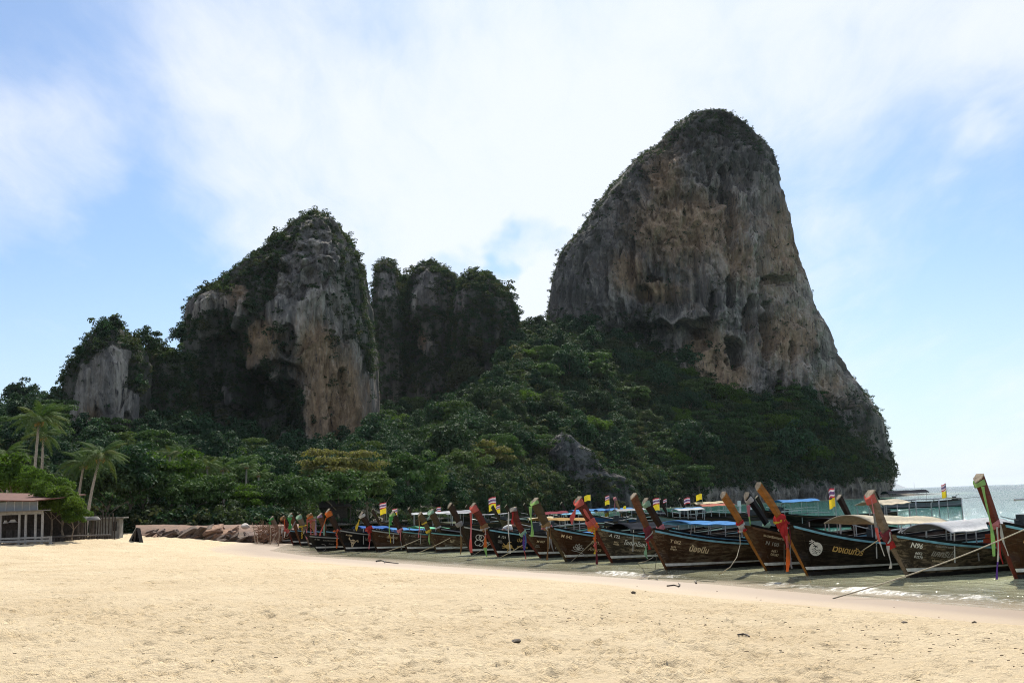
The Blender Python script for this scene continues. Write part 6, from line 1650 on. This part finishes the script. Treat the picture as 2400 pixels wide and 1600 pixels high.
e = empty('person', (P0[0], P0[1], pz), 0.15); tag(e, 'person in white shirt and khaki shorts bending over inside a boat', 'person')
V = [(0, 0, .92), (.16, -.02, 1.06), (.34, -.02, 1.17), (.44, -.02, 1.18), (.55, -.02, 1.20), (.65, -.02, 1.19),   # pelvis, waist, chest, neck, head
     (-.02, -.10, .86), (.05, -.13, .48), (-.04, -.14, .08), (.10, -.15, .03), (-.02, .10, .86), (.05, .13, .48), (-.04, .14, .08), (.10, .15, .03),
     (.36, -.19, 1.14), (.42, -.25, .90), (.56, -.22, .72), (.36, .17, 1.14), (.44, .23, .90), (.58, .18, .74)]
Ed = [(0, 1), (1, 2), (2, 3), (3, 4), (4, 5), (0, 6), (6, 7), (7, 8), (8, 9), (0, 10), (10, 11), (11, 12), (12, 13), (2, 14), (14, 15), (15, 16), (2, 17), (17, 18), (18, 19)]
o3 = len(V)
for hs, wv in ((-1, 16), (1, 19)):      # palms with five fingers
    w = Vector(V[wv]); palm_i = len(V); V.append(tuple(w + Vector((.05, 0, -.06)))); Ed.append((wv, palm_i))
    for k in range(5):
        q = len(V); off = Vector((.02 + .035 * (k < 4), -.03 * 0 + (k - 1.5) * .02 if k < 4 else hs * -.05, -.05 if k < 4 else -.02)); V.append(tuple(Vector(V[palm_i]) + off)); V.append(tuple(Vector(V[palm_i]) + off * 1.7 + Vector((-.01, 0, -.015)))); Ed += [(palm_i, q), (q, q + 1)]
rad = [(.15, .13), (.14, .11), (.17, .12), .055, (.085, .095), .07, .095, .062, .045, .035, .095, .062, .045, .035, .062, .045, .034, .062, .045, .034] + [(.035 if (i - o3) % 11 == 0 else .009) for i in range(o3, len(V))]
skin_mesh('body', V, Ed, rad, SKIN, e)
skin_mesh('shirt', [(.06, -.01, .97), (.17, -.02, 1.07), (.34, -.02, 1.175), (.40, -.02, 1.185), (.36, -.20, 1.13), (.40, -.24, .98), (.36, .18, 1.13), (.41, .22, .98)], [(0, 1), (1, 2), (2, 3), (2, 4), (4, 5), (2, 6), (6, 7)], [(.175, .15), (.175, .14), (.195, .145), .085, .085, .075, .085, .075], SHIRT, e)
skin_mesh('shorts', [(.03, 0, .95), (-.01, -.10, .84), (.04, -.13, .56), (-.01, .10, .84), (.04, .13, .56)], [(0, 1), (1, 2), (0, 3), (3, 4)], [(.17, .15), .12, .10, .12, .10], SHORTS, e)
skin_mesh('hair', [(.52, -.02, 1.245), (.60, -.02, 1.255), (.66, -.02, 1.24)], [(0, 1), (1, 2)], [.07, .085, .06], HAIR, e)
# ================================================================ sea haze
m = bpy.data.materials.new('haze'); m.use_nodes = True; t = NT(m.node_tree); t.n.clear()
v = t.add('ShaderNodeVolumePrincipled', {'Color': (0.80, 0.90, 1.0, 1), 'Density': 0.00003, 'Anisotropy': 0.25})
t.l.new(v.outputs[0], t.add('ShaderNodeOutputMaterial').inputs['Volume'])
o = MB().box((0, 11000, 77), (52000, 29000, 166)).build('haze', m); tag(o, 'thin pale haze over beach and bay', 'haze', kind='stuff')
